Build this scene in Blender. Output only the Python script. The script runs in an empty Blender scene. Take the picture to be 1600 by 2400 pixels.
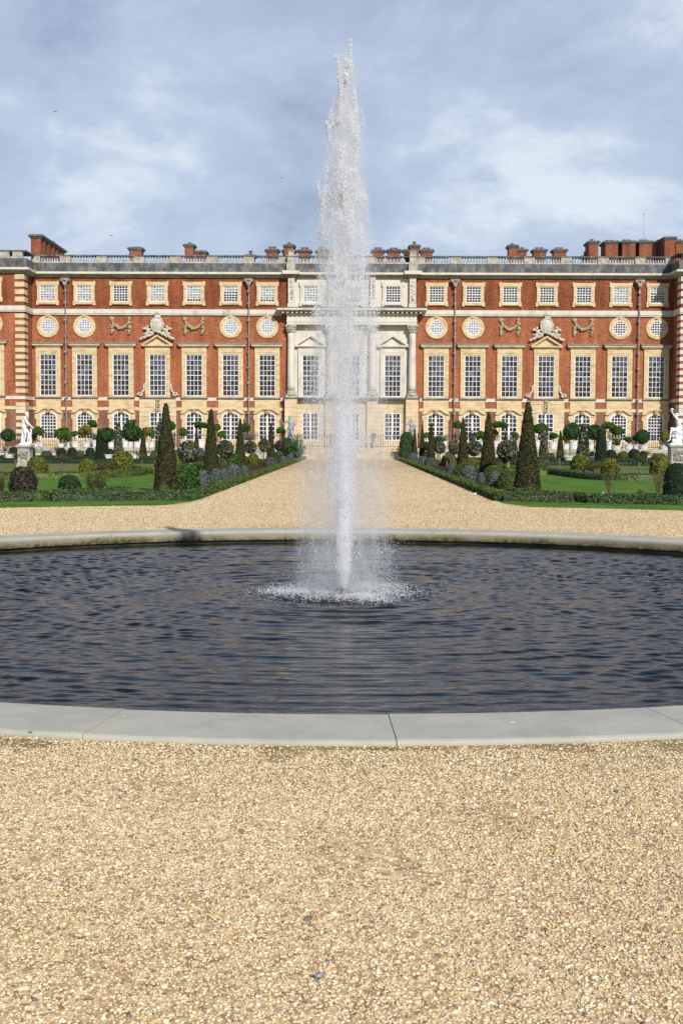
import bpy, math, random
import numpy as np
from mathutils import Matrix, Vector

# ------------------------------------------------------------------ camera, world, sun, exposure
SC = bpy.context.scene
COL = SC.collection
R = math.radians
F_PX = 3000.0                      # focal length in pixels of the 1600 x 2400 photograph
CAM = Vector((0.15, 0.0, 1.65))
PITCH, YAW, ROLL = math.atan(166 / F_PX), 26 / F_PX, 0.0042
CROT = Matrix.Rotation(YAW, 3, 'Z') @ Matrix.Rotation(math.pi / 2 - PITCH, 3, 'X') @ Matrix.Rotation(ROLL, 3, 'Z')
cd = bpy.data.cameras.new('camera')
cam = bpy.data.objects.new('camera', cd)
COL.objects.link(cam)
cam.location = CAM
cam.rotation_euler = CROT.to_euler()
cd.sensor_fit = 'VERTICAL'; cd.sensor_height = 36; cd.sensor_width = 24; cd.lens = 45
cd.clip_start = 0.1; cd.clip_end = 6000
SC.camera = cam

SUN_EL, SUN_AZ = R(33), R(21)      # azimuth: right of straight behind the camera
SUN_DIR = Vector((math.sin(SUN_AZ) * math.cos(SUN_EL), -math.cos(SUN_AZ) * math.cos(SUN_EL), math.sin(SUN_EL)))
sl = bpy.data.lights.new('sun', 'SUN'); sl.energy = 4.2; sl.angle = R(0.5); sl.color = (1.0, 0.94, 0.85)
so = bpy.data.objects.new('sun', sl); COL.objects.link(so)
so.location = (20, -20, 40)
so.rotation_euler = SUN_DIR.to_track_quat('Z', 'Y').to_euler()

W = bpy.data.worlds.new('World'); SC.world = W; W.use_nodes = True
nt = W.node_tree; nt.nodes.clear()
N = nt.nodes.new; L = nt.links.new
wo = N('ShaderNodeOutputWorld'); bg = N('ShaderNodeBackground'); bg2 = N('ShaderNodeBackground'); mx = N('ShaderNodeMixShader')
sky = N('ShaderNodeTexSky'); sky.sky_type = 'NISHITA'; sky.sun_disc = False
sky.sun_elevation = SUN_EL; sky.sun_rotation = math.pi - SUN_AZ
bg.inputs['Strength'].default_value = 0.09
L(sky.outputs[0], bg.inputs['Color'])
tc = N('ShaderNodeTexCoord'); sx = N('ShaderNodeSeparateXYZ'); L(tc.outputs['Generated'], sx.inputs[0])
mp = N('ShaderNodeMapping'); mp.inputs['Location'].default_value = (0.75, 0.2, 0.30); mp.inputs['Scale'].default_value = (1.0, 0.8, 1.7)
mp.inputs['Rotation'].default_value = (0, R(-14), 0)
L(tc.outputs['Generated'], mp.inputs[0])
n1 = N('ShaderNodeTexNoise'); n1.inputs['Scale'].default_value = 4.3; n1.inputs['Detail'].default_value = 10; n1.inputs['Roughness'].default_value = 0.58
n1.inputs['Distortion'].default_value = 0.2
L(mp.outputs[0], n1.inputs['Vector'])
cr = N('ShaderNodeValToRGB'); L(n1.outputs['Fac'], cr.inputs[0])
els = cr.color_ramp.elements
els[0].position = 0.37; els[0].color = (0.30, 0.365, 0.50, 1)
els[1].position = 0.635; els[1].color = (0.77, 0.85, 0.92, 1)
e = els.new(0.44); e.color = (0.41, 0.485, 0.65, 1)
e = els.new(0.55); e.color = (0.53, 0.605, 0.76, 1)
zr = N('ShaderNodeMapRange'); L(sx.outputs['Z'], zr.inputs['Value']); zr.inputs['From Min'].default_value = .31; zr.inputs['From Max'].default_value = .68   # clearer, deeper blue sky overhead
zm = N('ShaderNodeMix'); zm.data_type = 'RGBA'; L(zr.outputs[0], zm.inputs['Factor']); L(cr.outputs[0], zm.inputs['A']); zm.inputs['B'].default_value = (0.12, 0.18, 0.30, 1)
L(zm.outputs['Result'], bg2.inputs['Color']); bg2.inputs['Strength'].default_value = 0.9
mx.inputs[0].default_value = 0.82
L(bg.outputs[0], mx.inputs[1]); L(bg2.outputs[0], mx.inputs[2]); L(mx.outputs[0], wo.inputs['Surface'])

SC.view_settings.view_transform = 'Standard'; SC.view_settings.look = 'None'
SC.view_settings.exposure = 0.24; SC.view_settings.gamma = 1.0; SC.view_settings.use_curve_mapping = False

SC.cycles.transparent_max_bounces = 48; SC.cycles.diffuse_bounces = 6; SC.cycles.max_bounces = 14; SC.cycles.volume_bounces = 10; SC.cycles.volume_step_rate = 1.0
rng = np.random.default_rng(7)
random.seed(7)

# ------------------------------------------------------------------ pixel -> point helpers (photo pixels; each point gets its own distance)
def ray(px, py):
    return CROT @ Vector(((px - 800) / F_PX, -(py - 1200) / F_PX, -1))
def at(px, py, Y):
    d = ray(px, py); return CAM + d * ((Y - CAM.y) / d.y)
def ground(px, py, z=0.0):
    d = ray(px, py); return CAM + d * ((z - CAM.z) / d.z)
FY = 125.0                          # distance of the palace front
CX = at(824, 800, FY).x
def fz(py, Y=FY): return at(824, py, Y).z
ZT = fz(1050)                       # terrace level

# ------------------------------------------------------------------ materials
def new_mat(name):
    m = bpy.data.materials.new(name); m.use_nodes = True
    return m, m.node_tree, m.node_tree.nodes['Principled BSDF']
def rgba(c): return (c[0], c[1], c[2], 1)
def noise_mat(name, cols, scale=3.0, rough=0.8, bump=0.0, bscale=None, stretch=(1, 1, 1), detail=6, island=0.0,
              spec=0.3, pos=None, coords='Object', bdist=0.02, nrough=0.6, seed=0.0):
    m, t, b = new_mat(name)
    n, l = t.nodes.new, t.links.new
    tc = n('ShaderNodeTexCoord'); mp = n('ShaderNodeMapping'); mp.inputs['Scale'].default_value = stretch
    mp.inputs['Location'].default_value = (seed, seed * 1.3, seed * .7)
    if coords == 'World':
        g = n('ShaderNodeNewGeometry'); l(g.outputs['Position'], mp.inputs[0])
    else:
        l(tc.outputs[coords], mp.inputs[0])
    no = n('ShaderNodeTexNoise'); no.inputs['Scale'].default_value = scale; no.inputs['Detail'].default_value = detail
    no.inputs['Roughness'].default_value = nrough
    l(mp.outputs[0], no.inputs['Vector'])
    src = no.outputs['Fac']
    if island > 0:
        g2 = n('ShaderNodeNewGeometry'); mm = n('ShaderNodeMix'); mm.data_type = 'FLOAT'
        mm.inputs['Factor'].default_value = island
        l(src, mm.inputs['A']); l(g2.outputs['Random Per Island'], mm.inputs['B']); src = mm.outputs['Result']
    r = n('ShaderNodeValToRGB'); l(src, r.inputs[0])
    k = len(cols); e = r.color_ramp.elements
    ps = pos or [0.32 + 0.36 * i / (k - 1) if island < .5 else 0.08 + .84 * i / (k - 1) for i in range(k)]
    e[0].position = ps[0]; e[0].color = rgba(cols[0]); e[1].position = ps[-1]; e[1].color = rgba(cols[-1])
    for i in range(1, k - 1):
        q = e.new(ps[i]); q.color = rgba(cols[i])
    l(r.outputs[0], b.inputs['Base Color'])
    b.inputs['Roughness'].default_value = rough; b.inputs['Specular IOR Level'].default_value = spec
    if bump > 0:
        nb = n('ShaderNodeTexNoise'); nb.inputs['Scale'].default_value = bscale or scale * 3; nb.inputs['Detail'].default_value = 5
        l(mp.outputs[0], nb.inputs['Vector'])
        bp = n('ShaderNodeBump'); bp.inputs['Strength'].default_value = bump; bp.inputs['Distance'].default_value = bdist
        l(nb.outputs['Fac'], bp.inputs['Height']); l(bp.outputs[0], b.inputs['Normal'])
    return m

def brick_mat(name, c1, c2, c3, mortar):
    m, t, b = new_mat(name)
    n, l = t.nodes.new, t.links.new
    g = n('ShaderNodeNewGeometry'); s = n('ShaderNodeSeparateXYZ'); l(g.outputs['Position'], s.inputs[0])
    ad = n('ShaderNodeMath'); ad.operation = 'ADD'; l(s.outputs['X'], ad.inputs[0]); l(s.outputs['Y'], ad.inputs[1])
    c = n('ShaderNodeCombineXYZ'); l(ad.outputs[0], c.inputs[0]); l(s.outputs['Z'], c.inputs[1])
    br = n('ShaderNodeTexBrick'); l(c.outputs[0], br.inputs['Vector'])
    br.inputs['Scale'].default_value = 1.0; br.inputs['Brick Width'].default_value = 0.24; br.inputs['Row Height'].default_value = 0.078
    br.inputs['Mortar Size'].default_value = 0.007; br.inputs['Mortar Smooth'].default_value = 0.2
    br.inputs['Color1'].default_value = (0, 0, 0, 1); br.inputs['Color2'].default_value = (1, 1, 1, 1); br.inputs['Mortar'].default_value = (.5, .5, .5, 1)
    n1 = n('ShaderNodeTexNoise'); n1.inputs['Scale'].default_value = 0.55; n1.inputs['Detail'].default_value = 5; l(c.outputs[0], n1.inputs['Vector'])
    mp = n('ShaderNodeMapping'); mp.inputs['Scale'].default_value = (2.2, 9, 1); l(c.outputs[0], mp.inputs[0])
    n2 = n('ShaderNodeTexNoise'); n2.inputs['Scale'].default_value = 1.0; n2.inputs['Detail'].default_value = 4; l(mp.outputs[0], n2.inputs['Vector'])
    m1 = n('ShaderNodeMix'); m1.data_type = 'FLOAT'; m1.inputs['Factor'].default_value = 0.5
    l(n1.outputs['Fac'], m1.inputs['A']); l(n2.outputs['Fac'], m1.inputs['B'])
    m2 = n('ShaderNodeMix'); m2.data_type = 'FLOAT'; m2.inputs['Factor'].default_value = 0.30
    l(m1.outputs['Result'], m2.inputs['A']); l(br.outputs['Color'], m2.inputs['B'])
    r = n('ShaderNodeValToRGB'); l(m2.outputs['Result'], r.inputs[0]); e = r.color_ramp.elements
    e[0].position = .27; e[0].color = rgba(c1); e[1].position = .72; e[1].color = rgba(c3); q = e.new(.48); q.color = rgba(c2)
    mm = n('ShaderNodeMix'); mm.data_type = 'RGBA'; l(br.outputs['Fac'], mm.inputs['Factor'])
    l(r.outputs[0], mm.inputs['A']); mm.inputs['B'].default_value = rgba(mortar)
    mp3 = n('ShaderNodeMapping'); mp3.inputs['Scale'].default_value = (1.1, .16, 1); l(c.outputs[0], mp3.inputs[0])
    n3 = n('ShaderNodeTexNoise'); n3.inputs['Scale'].default_value = 1.0; n3.inputs['Detail'].default_value = 7; n3.inputs['Roughness'].default_value = .65; l(mp3.outputs[0], n3.inputs['Vector'])
    r3 = n('ShaderNodeValToRGB'); l(n3.outputs['Fac'], r3.inputs[0]); r3.color_ramp.elements[0].position = .34; r3.color_ramp.elements[0].color = (.62, .60, .60, 1); r3.color_ramp.elements[1].position = .60; r3.color_ramp.elements[1].color = (1.04, 1.03, 1.02, 1)
    m3 = n('ShaderNodeMix'); m3.data_type = 'RGBA'; m3.blend_type = 'MULTIPLY'; m3.inputs['Factor'].default_value = 1; l(mm.outputs['Result'], m3.inputs['A']); l(r3.outputs[0], m3.inputs['B'])
    l(m3.outputs['Result'], b.inputs['Base Color']); b.inputs['Roughness'].default_value = .9; b.inputs['Specular IOR Level'].default_value = .15
    bp = n('ShaderNodeBump'); bp.inputs['Strength'].default_value = .5; bp.inputs['Distance'].default_value = .01
    l(m2.outputs['Result'], bp.inputs['Height']); l(bp.outputs[0], b.inputs['Normal'])
    return m

MT = {}
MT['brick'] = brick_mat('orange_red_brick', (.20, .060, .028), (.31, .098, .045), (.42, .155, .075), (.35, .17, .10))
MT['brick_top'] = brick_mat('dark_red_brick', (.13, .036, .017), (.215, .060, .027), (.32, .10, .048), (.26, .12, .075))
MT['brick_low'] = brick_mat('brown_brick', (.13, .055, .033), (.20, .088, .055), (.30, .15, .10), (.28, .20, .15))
MT['brick_chim'] = brick_mat('chimney_brick', (.12, .034, .018), (.21, .058, .030), (.32, .11, .06), (.26, .15, .10))
MT['ystone'] = noise_mat('yellow_bath_stone', [(.40, .30, .175), (.56, .435, .26), (.63, .52, .34)], 1.4, .85, .3, 12, (1, 1, 2.5), coords='World')
MT['wstone'] = noise_mat('white_portland_stone', [(.36, .34, .30), (.54, .51, .46), (.62, .58, .51)], 1.1, .85, .3, 12, (1.4, 1, .6), coords='World', pos=[.26, .44, .7])
MT['gstone'] = noise_mat('weathered_grey_stone', [(.055, .06, .065), (.10, .105, .11), (.20, .195, .175)], 1.6, .9, .4, 14, (1.3, 1, .8), coords='World')
MT['pstone'] = noise_mat('weathered_pale_stone', [(.22, .21, .17), (.36, .35, .30), (.48, .46, .40)], 2.6, .9, .4, 14, coords='World')
MT['rstone'] = noise_mat('cream_rusticated_stone', [(.44, .35, .22), (.56, .45, .29), (.64, .53, .37)], 1.2, .85, .3, 12, coords='World')
MT['carved'] = noise_mat('lichen_carved_stone', [(.20, .16, .10), (.36, .29, .18), (.50, .43, .31)], 6, .9, .4, 30, coords='World')
MT['arms'] = noise_mat('carved_pale_stone', [(.34, .32, .27), (.50, .48, .43), (.60, .58, .53)], 5, .9, .4, 30, coords='World')
MT['lead'] = noise_mat('grey_lead', [(.12, .13, .15), (.19, .20, .23), (.28, .29, .33)], 4, .6, .1, 12, coords='World')
MT['paint'] = noise_mat('white_window_paint', [(.58, .59, .60), (.70, .70, .70)], 3, .5, 0, spec=.4)
MT['pipe'] = noise_mat('grey_pipe_metal', [(.13, .11, .11), (.26, .22, .21), (.38, .34, .32)], 3, .6, .1, 12, coords='World')
MT['pot'] = noise_mat('red_clay_pot', [(.22, .05, .03), (.34, .09, .05)], 4, .8)
MT['iron'] = noise_mat('black_iron', [(.012, .012, .014), (.03, .03, .032)], 8, .5)
def glass(name, cols, blend=.85):
    m = noise_mat(name, cols, 1.2, .06, island=blend, spec=.5); return m
MT['glass'] = glass('dark_window_glass', [(.010, .010, .014), (.030, .014, .018), (.022, .028, .036), (.055, .065, .08)])
MT['glass_tall'] = glass('tall_window_glass', [(.012, .010, .014), (.030, .013, .018), (.028, .032, .042), (.05, .056, .07)])
MT['glass_tall_pale'] = glass('pale_reflecting_glass', [(.03, .034, .045), (.06, .068, .085), (.10, .115, .135)])
MT['glass_blind'] = glass('window_glass_with_blind', [(.16, .18, .20), (.30, .33, .35), (.42, .45, .46)])
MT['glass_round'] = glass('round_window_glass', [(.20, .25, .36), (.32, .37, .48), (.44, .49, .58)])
MT['marble'] = noise_mat('white_marble', [(.52, .54, .57), (.72, .73, .75), (.80, .80, .80)], 5, .5, .15, 25, spec=.4)
MT['leadstat'] = noise_mat('blue_grey_statue_lead', [(.13, .15, .18), (.26, .29, .34), (.38, .41, .46)], 5, .5, .2, 25)
MT['coping'] = noise_mat('smooth_grey_coping', [(.33, .325, .28), (.385, .38, .335), (.425, .415, .36), (.46, .44, .37)], 1.4, .75, .35, 90, coords='World', bdist=.004, nrough=.75, detail=12, pos=[.34, .46, .54, .64])
# ------------------------------------------------------------------ mesh building
def link(o, parent=None):
    COL.objects.link(o)
    if parent: o.parent = parent
    return o
def tag(o, label=None, cat=None, group=None, kind=None):
    if label: o['label'] = label
    if cat: o['category'] = cat
    if group: o['group'] = group
    if kind: o['kind'] = kind
    return o
def empty(name, loc, label, cat, group=None):
    o = bpy.data.objects.new(name, None); o.location = loc; o.empty_display_size = .3
    return tag(link(o), label, cat, group)
def wloc(o):
    p = Vector(o.location)
    while o.parent: o = o.parent; p += Vector(o.location)
    return p
def mesh_np(name, v, f, m, smooth=False):
    """v (n,3) array, f (k, 3|4) array"""
    me = bpy.data.meshes.new(name)
    v = np.asarray(v, np.float32); f = np.asarray(f, np.int32); k = f.shape[1]
    me.vertices.add(len(v)); me.vertices.foreach_set('co', v.ravel())
    me.loops.add(f.size); me.loops.foreach_set('vertex_index', f.ravel())
    me.polygons.add(len(f)); me.polygons.foreach_set('loop_start', np.arange(0, f.size, k, dtype=np.int32))
    me.polygons.foreach_set('loop_total', np.full(len(f), k, np.int32))
    me.update(calc_edges=True)
    if smooth: me.polygons.foreach_set('use_smooth', np.ones(len(f), bool))
    if m: me.materials.append(m)
    return me
def obj_np(name, v, f, m, parent=None, smooth=False, loc=None):
    o = bpy.data.objects.new(name, mesh_np(name, v, f, m, smooth))
    if loc is not None: o.location = loc
    return link(o, parent)
def ico(sub=1):
    t = (1 + 5 ** .5) / 2
    v = [(-1, t, 0), (1, t, 0), (-1, -t, 0), (1, -t, 0), (0, -1, t), (0, 1, t), (0, -1, -t), (0, 1, -t), (t, 0, -1), (t, 0, 1), (-t, 0, -1), (-t, 0, 1)]
    f = [(0, 11, 5), (0, 5, 1), (0, 1, 7), (0, 7, 10), (0, 10, 11), (1, 5, 9), (5, 11, 4), (11, 10, 2), (10, 7, 6), (7, 1, 8), (3, 9, 4), (3, 4, 2), (3, 2, 6), (3, 6, 8), (3, 8, 9), (4, 9, 5), (2, 4, 11), (6, 2, 10), (8, 6, 7), (9, 8, 1)]
    v = [Vector(q).normalized() for q in v]
    for _ in range(sub):
        mid = {}; nf = []
        def gm(a, b):
            k = (min(a, b), max(a, b))
            if k not in mid: v.append(((v[a] + v[b]) / 2).normalized()); mid[k] = len(v) - 1
            return mid[k]
        for a, b, c in f:
            x, y, z = gm(a, b), gm(b, c), gm(c, a)
            nf += [(a, x, z), (b, y, x), (c, z, y), (x, y, z)]
        f = nf
    return np.array([tuple(q) for q in v]), np.array(f)
ICO0, ICO1, ICO2, ICO3 = ico(0), ico(1), ico(2), ico(3)

class MB:
    def __init__(s): s.v = []; s.f = []
    def add(s, vs, fs):
        b = len(s.v); s.v += [tuple(map(float, q)) for q in vs]; s.f += [tuple(int(i) + b for i in q) for q in fs]; return s
    def box(s, x0, x1, y0, y1, z0, z1):
        vs = [(x, y, z) for z in (z0, z1) for y in (y0, y1) for x in (x0, x1)]
        return s.add(vs, [(0, 2, 3, 1), (4, 5, 7, 6), (0, 1, 5, 4), (2, 6, 7, 3), (0, 4, 6, 2), (1, 3, 7, 5)])
    def prism(s, poly, y0, y1):      # polygon in x,z extruded from y0 (front) to y1
        n = len(poly)
        vs = [(x, y0, z) for x, z in poly] + [(x, y1, z) for x, z in poly]
        return s.add(vs, [tuple(range(n)), tuple(range(2 * n - 1, n - 1, -1))] + [(i, i + n, (i + 1) % n + n, (i + 1) % n) for i in range(n)])
    def ring(s, po, pi, y0, y1):     # frame between two outlines of equal count
        n = len(po)
        vs = [(x, y0, z) for x, z in po] + [(x, y0, z) for x, z in pi] + [(x, y1, z) for x, z in po] + [(x, y1, z) for x, z in pi]
        fs = []
        for i in range(n):
            j = (i + 1) % n
            fs += [(i, j, n + j, n + i), (i, 2 * n + i, 2 * n + j, j), (n + i, n + j, 3 * n + j, 3 * n + i)]
        return s.add(vs, fs)
    def profile_x(s, prof, x0, x1):  # profile [(y,z)...] extruded along x
        n = len(prof)
        vs = [(x0, y, z) for y, z in prof] + [(x1, y, z) for y, z in prof]
        return s.add(vs, [tuple(range(n)), tuple(range(2 * n - 1, n - 1, -1))] + [(i, i + n, (i + 1) % n + n, (i + 1) % n) for i in range(n)])
    def lathe(s, prof, cx=0, cy=0, n=12, sx=1, sy=1, a0=0, square=False):
        k = len(prof); vs = []
        for r, z in prof:
            for i in range(n):
                a = a0 + 2 * math.pi * i / n
                vs.append((cx + r * sx * math.cos(a), cy + r * sy * math.sin(a), z))
        fs = [(j * n + i, j * n + (i + 1) % n, (j + 1) * n + (i + 1) % n, (j + 1) * n + i) for j in range(k - 1) for i in range(n)]
        fs += [tuple(range(n - 1, -1, -1)), tuple((k - 1) * n + i for i in range(n))]
        return s.add(vs, fs)
    def tube(s, pts, rad, n=6):
        pts = [Vector(p) for p in pts]; rad = rad if hasattr(rad, '__len__') else [rad] * len(pts); vs = []
        for i, p in enumerate(pts):
            d = (pts[min(i + 1, len(pts) - 1)] - pts[max(i - 1, 0)]).normalized()
            a = d.orthogonal().normalized() if i == 0 else (a - d * a.dot(d)).normalized()
            b = d.cross(a)
            vs += [tuple(p + (a * math.cos(2 * math.pi * q / n) + b * math.sin(2 * math.pi * q / n)) * rad[i]) for q in range(n)]
        fs = [(j * n + i, j * n + (i + 1) % n, (j + 1) * n + (i + 1) % n, (j + 1) * n + i) for j in range(len(pts) - 1) for i in range(n)]
        fs += [tuple(range(n - 1, -1, -1)), tuple((len(pts) - 1) * n + i for i in range(n))]
        return s.add(vs, fs)
    def blob(s, c, r, jit=.12, base=None):
        V, Fc = base or ICO1
        r = r if hasattr(r, '__len__') else (r, r, r)
        k = 1 + rng.uniform(-jit, jit, (len(V), 1))
        return s.add(V * k * np.array(r) + np.array(c), Fc)
    def mesh(s, name, m, smooth=False):
        me = bpy.data.meshes.new(name); me.from_pydata(s.v, [], s.f); me.update()
        if smooth:
            me.polygons.foreach_set('use_smooth', np.ones(len(me.polygons), bool))
        if m: me.materials.append(m)
        return me
    def build(s, name, m, parent=None, smooth=False, loc=None):
        """coordinates are world unless loc is given; shifts into the parent's frame"""
        if loc is None:
            base = wloc(parent) if parent else Vector((0, 0, 0))
            s.v = [(x - base.x, y - base.y, z - base.z) for x, y, z in s.v]
            loc = (0, 0, 0)
        o = bpy.data.objects.new(name, s.mesh(name, m, smooth)); o.location = loc
        return link(o, parent)
def put(name, me, parent, loc, scale=None):
    o = bpy.data.objects.new(name, me); o.location = loc
    if scale: o.scale = scale
    return link(o, parent)

# ------------------------------------------------------------------ PALACE
P = empty('palace', (CX, FY, ZT), 'long three storey red brick palace with pale stone trim, roof balustrade and columned stone centre', 'palace')
def FB(mb, x0, x1, d0, d1, z0, z1):          # box on the facade; d = how far it stands out of the wall
    return mb.box(CX + x0, CX + x1, FY - d1, FY - d0, z0, z1)
BAY = [8.19 + 3.55 * k for k in range(7)]
PX = 31.05                                    # where the end pavilions begin
PROJ = 3.0                                    # how far they stand forward
Z = {k: fz(v) for k, v in dict(rail_t=600.3, rail_b=603.5, bal_b=619, plinth_b=640.2, fas_b=645.2, cor_b=652.4, str_t=726.5, str_b=736.8,
     line_t=738.2, line_b=740.4, hood_t=804.8, hood_m=808.6, hood_b=813.2, sur_t=815, arch_t=823.5, op_t=832, op_b=930.6, sill_t=933.4, sill_b=936.3,
     wb_b=941, lowstr_t=956.5, lowstr_b=964, g_hood=959.5, g_arch=967.4, g_spring=977, g_bot=1033).items()}
# walls
mb = MB()
FB(mb, -5.9, 5.9, -18, -.02, ZT - .3, Z['plinth_b'] - .2)
core = mb.build('wall', MT['wstone'], P)
for sgn in (-1, 1):
    a, b = (5.9, PX + 8)
    def span(mb, z0, z1, d=0.0):
        xa, xb = (a, PX) if sgn > 0 else (-PX, -a)
        FB(mb, xa, xb, -20, d, z0, z1)
        xa, xb = (PX, PX + 12) if sgn > 0 else (-PX - 12, -PX)
        FB(mb, xa, xb, -20, PROJ + d, z0, z1)
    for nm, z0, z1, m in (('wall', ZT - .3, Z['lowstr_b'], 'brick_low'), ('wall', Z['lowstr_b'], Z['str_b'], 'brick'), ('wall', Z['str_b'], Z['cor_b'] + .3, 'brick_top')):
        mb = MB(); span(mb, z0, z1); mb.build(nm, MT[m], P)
def course(name, z0, z1, d, m, steps=None, xc=6.6, parts=True):
    """a band that runs along both wings and around the pavilions"""
    for sgn in (-1, 1):
        mb = MB()
        for (q0, q1, dd) in (steps or [(z0, z1, d)]):
            xs = sorted((sgn * xc, sgn * (PX - dd)))
            FB(mb, xs[0], xs[1], .004, dd, q0, q1)
            xs = sorted((sgn * (PX - dd), sgn * (PX + 12)))
            FB(mb, xs[0], xs[1], .004, PROJ + dd, q0, q1)
        mb.build(name, MT[m], P)
course('string_course', 0, 0, 0, 'wstone', [(Z['str_b'], Z['str_t'], .14), (Z['line_t'] - .0, Z['str_b'] - .003, .05), (Z['line_b'], Z['line_t'] - .003, .17)], xc=6.75)
zf, zc = Z['fas_b'], Z['cor_b']; h = (zf - zc) / 3
course('cornice', 0, 0, 0, 'wstone', [(zf, Z['plinth_b'], .62)], xc=6.45)
course('cornice', 0, 0, 0, 'pstone', [(zc, zc + h - .003, .16), (zc + h, zc + 2 * h - .003, .30), (zc + 2 * h, zf - .003, .46)], xc=6.45)
course('parapet_plinth', 0, 0, 0, 'gstone', [(Z['plinth_b'] + .004, Z['bal_b'], .36)], xc=6.3)
course('string_course', 0, 0, 0, 'rstone', [(Z['lowstr_b'], Z['lowstr_t'], .06)], xc=6.6)
course('string_course', 0, 0, 0, 'wstone', [(Z['wb_b'], Z['sill_t'], .07)], xc=6.6)

# parapet: piers, balustrades, rail
bal_prof = [(.10, 0), (.10, .06), (.05, .09), (.11, .22), (.10, .30), (.045, .46), (.055, .52), (.10, .56), (.10, .62)]
def baluster_mesh(width, n, hgt):
    mb = MB(); k = hgt / .62
    for i in range(n):
        mb.lathe([(r, z * k) for r, z in bal_prof], (i + .5) * width / n - width / 2, 0, 7)
    mb.box(-width / 2, width / 2, -.15, .15, -.02, .035)
    return mb.mesh('balustrade', MT['pale_bal'], True)
MT['pale_bal'] = noise_mat('pale_blue_grey_stone', [(.20, .22, .25), (.34, .37, .41), (.46, .49, .52)], 3, .85, .2, 20, coords='World')
hb = Z['rail_b'] - Z['bal_b']
BM = baluster_mesh(2.5, 9, hb)
piers = [8.19 + 3.55 * (k + .5) for k in range(6)]
def pier(x, w=1.02, d=0.0):
    mb = MB()
    FB(mb, x - w / 2, x + w / 2, -.12 + d, .30 + d, Z['bal_b'], Z['rail_b'])
    a, b, c = x - w / 2 + .13, x + w / 2 - .13, .322 + d
    mb.ring([(CX + x - w / 2 + .01, Z['bal_b'] + .01), (CX + x + w / 2 - .01, Z['bal_b'] + .01), (CX + x + w / 2 - .01, Z['rail_b'] - .01), (CX + x - w / 2 + .01, Z['rail_b'] - .01)],
            [(CX + a, Z['bal_b'] + .13), (CX + b, Z['bal_b'] + .13), (CX + b, Z['rail_b'] - .10), (CX + a, Z['rail_b'] - .10)], FY - c, FY - .30 - d)
    mb.build('parapet_pier', MT['pstone'], P)
for sgn in (-1, 1):
    for x in piers + [6.62, PX - .5]: pier(sgn * x, 1.02 if x in piers else .8)
    for x in (PX + .5, PX + 1.75): pier(sgn * x, .95, PROJ)
    for k in range(7):
        c = sgn * BAY[k]
        put('balustrade', BM, P, (c, -.08, Z['bal_b'] - ZT), ((2.5 if 0 < k < 6 else 2.2) / 2.5, 1, 1))
    for k in range(2):
        put('balustrade', BM, P, (sgn * (PX + 3.6 + 3.4 * k), -PROJ - .08, Z['bal_b'] - ZT))
for x, w in ((-3.7, 3.0), (0, 3.2), (3.7, 3.0)):
    put('balustrade', BM, P, (x, -.08, Z['bal_b'] - ZT), (w / 2.5, 1, 1))
for x in (-1.95, 1.95): pier(x, .7)
course('parapet_rail', 0, 0, 0, 'gstone', [(Z['rail_b'] + .003, Z['rail_t'], .36)], xc=5.2)
mb = MB(); FB(mb, -5.195, 5.195, .0, .36, Z['rail_b'] + .003, Z['rail_t']); mb.build('parapet_rail', MT['gstone'], P)
mb = MB(); mb.profile_x([(FY + .35, Z['fas_b']), (FY + .35, Z['plinth_b'] + .1), (FY + 3.2, Z['rail_b'] + .0), (FY + 19, Z['rail_b'] + .0), (FY + 19, Z['fas_b'])], CX - 39, CX + 39)
mb.build('roof', noise_mat('pale_lead_roof', [(.22, .25, .29), (.36, .39, .44), (.50, .53, .57)], 2.5, .7, .2, 10, (1, 1, 3), coords='World'), P)

# quoins on the pavilion corners
def quoin_rows():
    z = Z['cor_b'] - .10; rows = []
    while z > Z['line_t'] + .9: rows.append((z - .45, z)); z -= .70
    rows = [r for r in rows if r[0] > Z['str_t'] + .12]
    z = Z['line_b'] - .18
    while z - .38 > ZT + .4:
        if not (z > Z['wb_b'] and z - .38 < Z['sill_t']): rows.append((z - .38, z))
        z -= .645
    return rows
for sgn in (-1, 1):
    for z0, z1 in quoin_rows():
        xs = sorted((sgn * (PX - .06), sgn * (PX + .85))); mb = MB()
        FB(mb, xs[0], xs[1], PROJ - 1.2, PROJ + .06, z0, z1)
        mb.build('quoin', MT['rstone'] if sgn < 0 else MT['wstone'], P)

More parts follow.
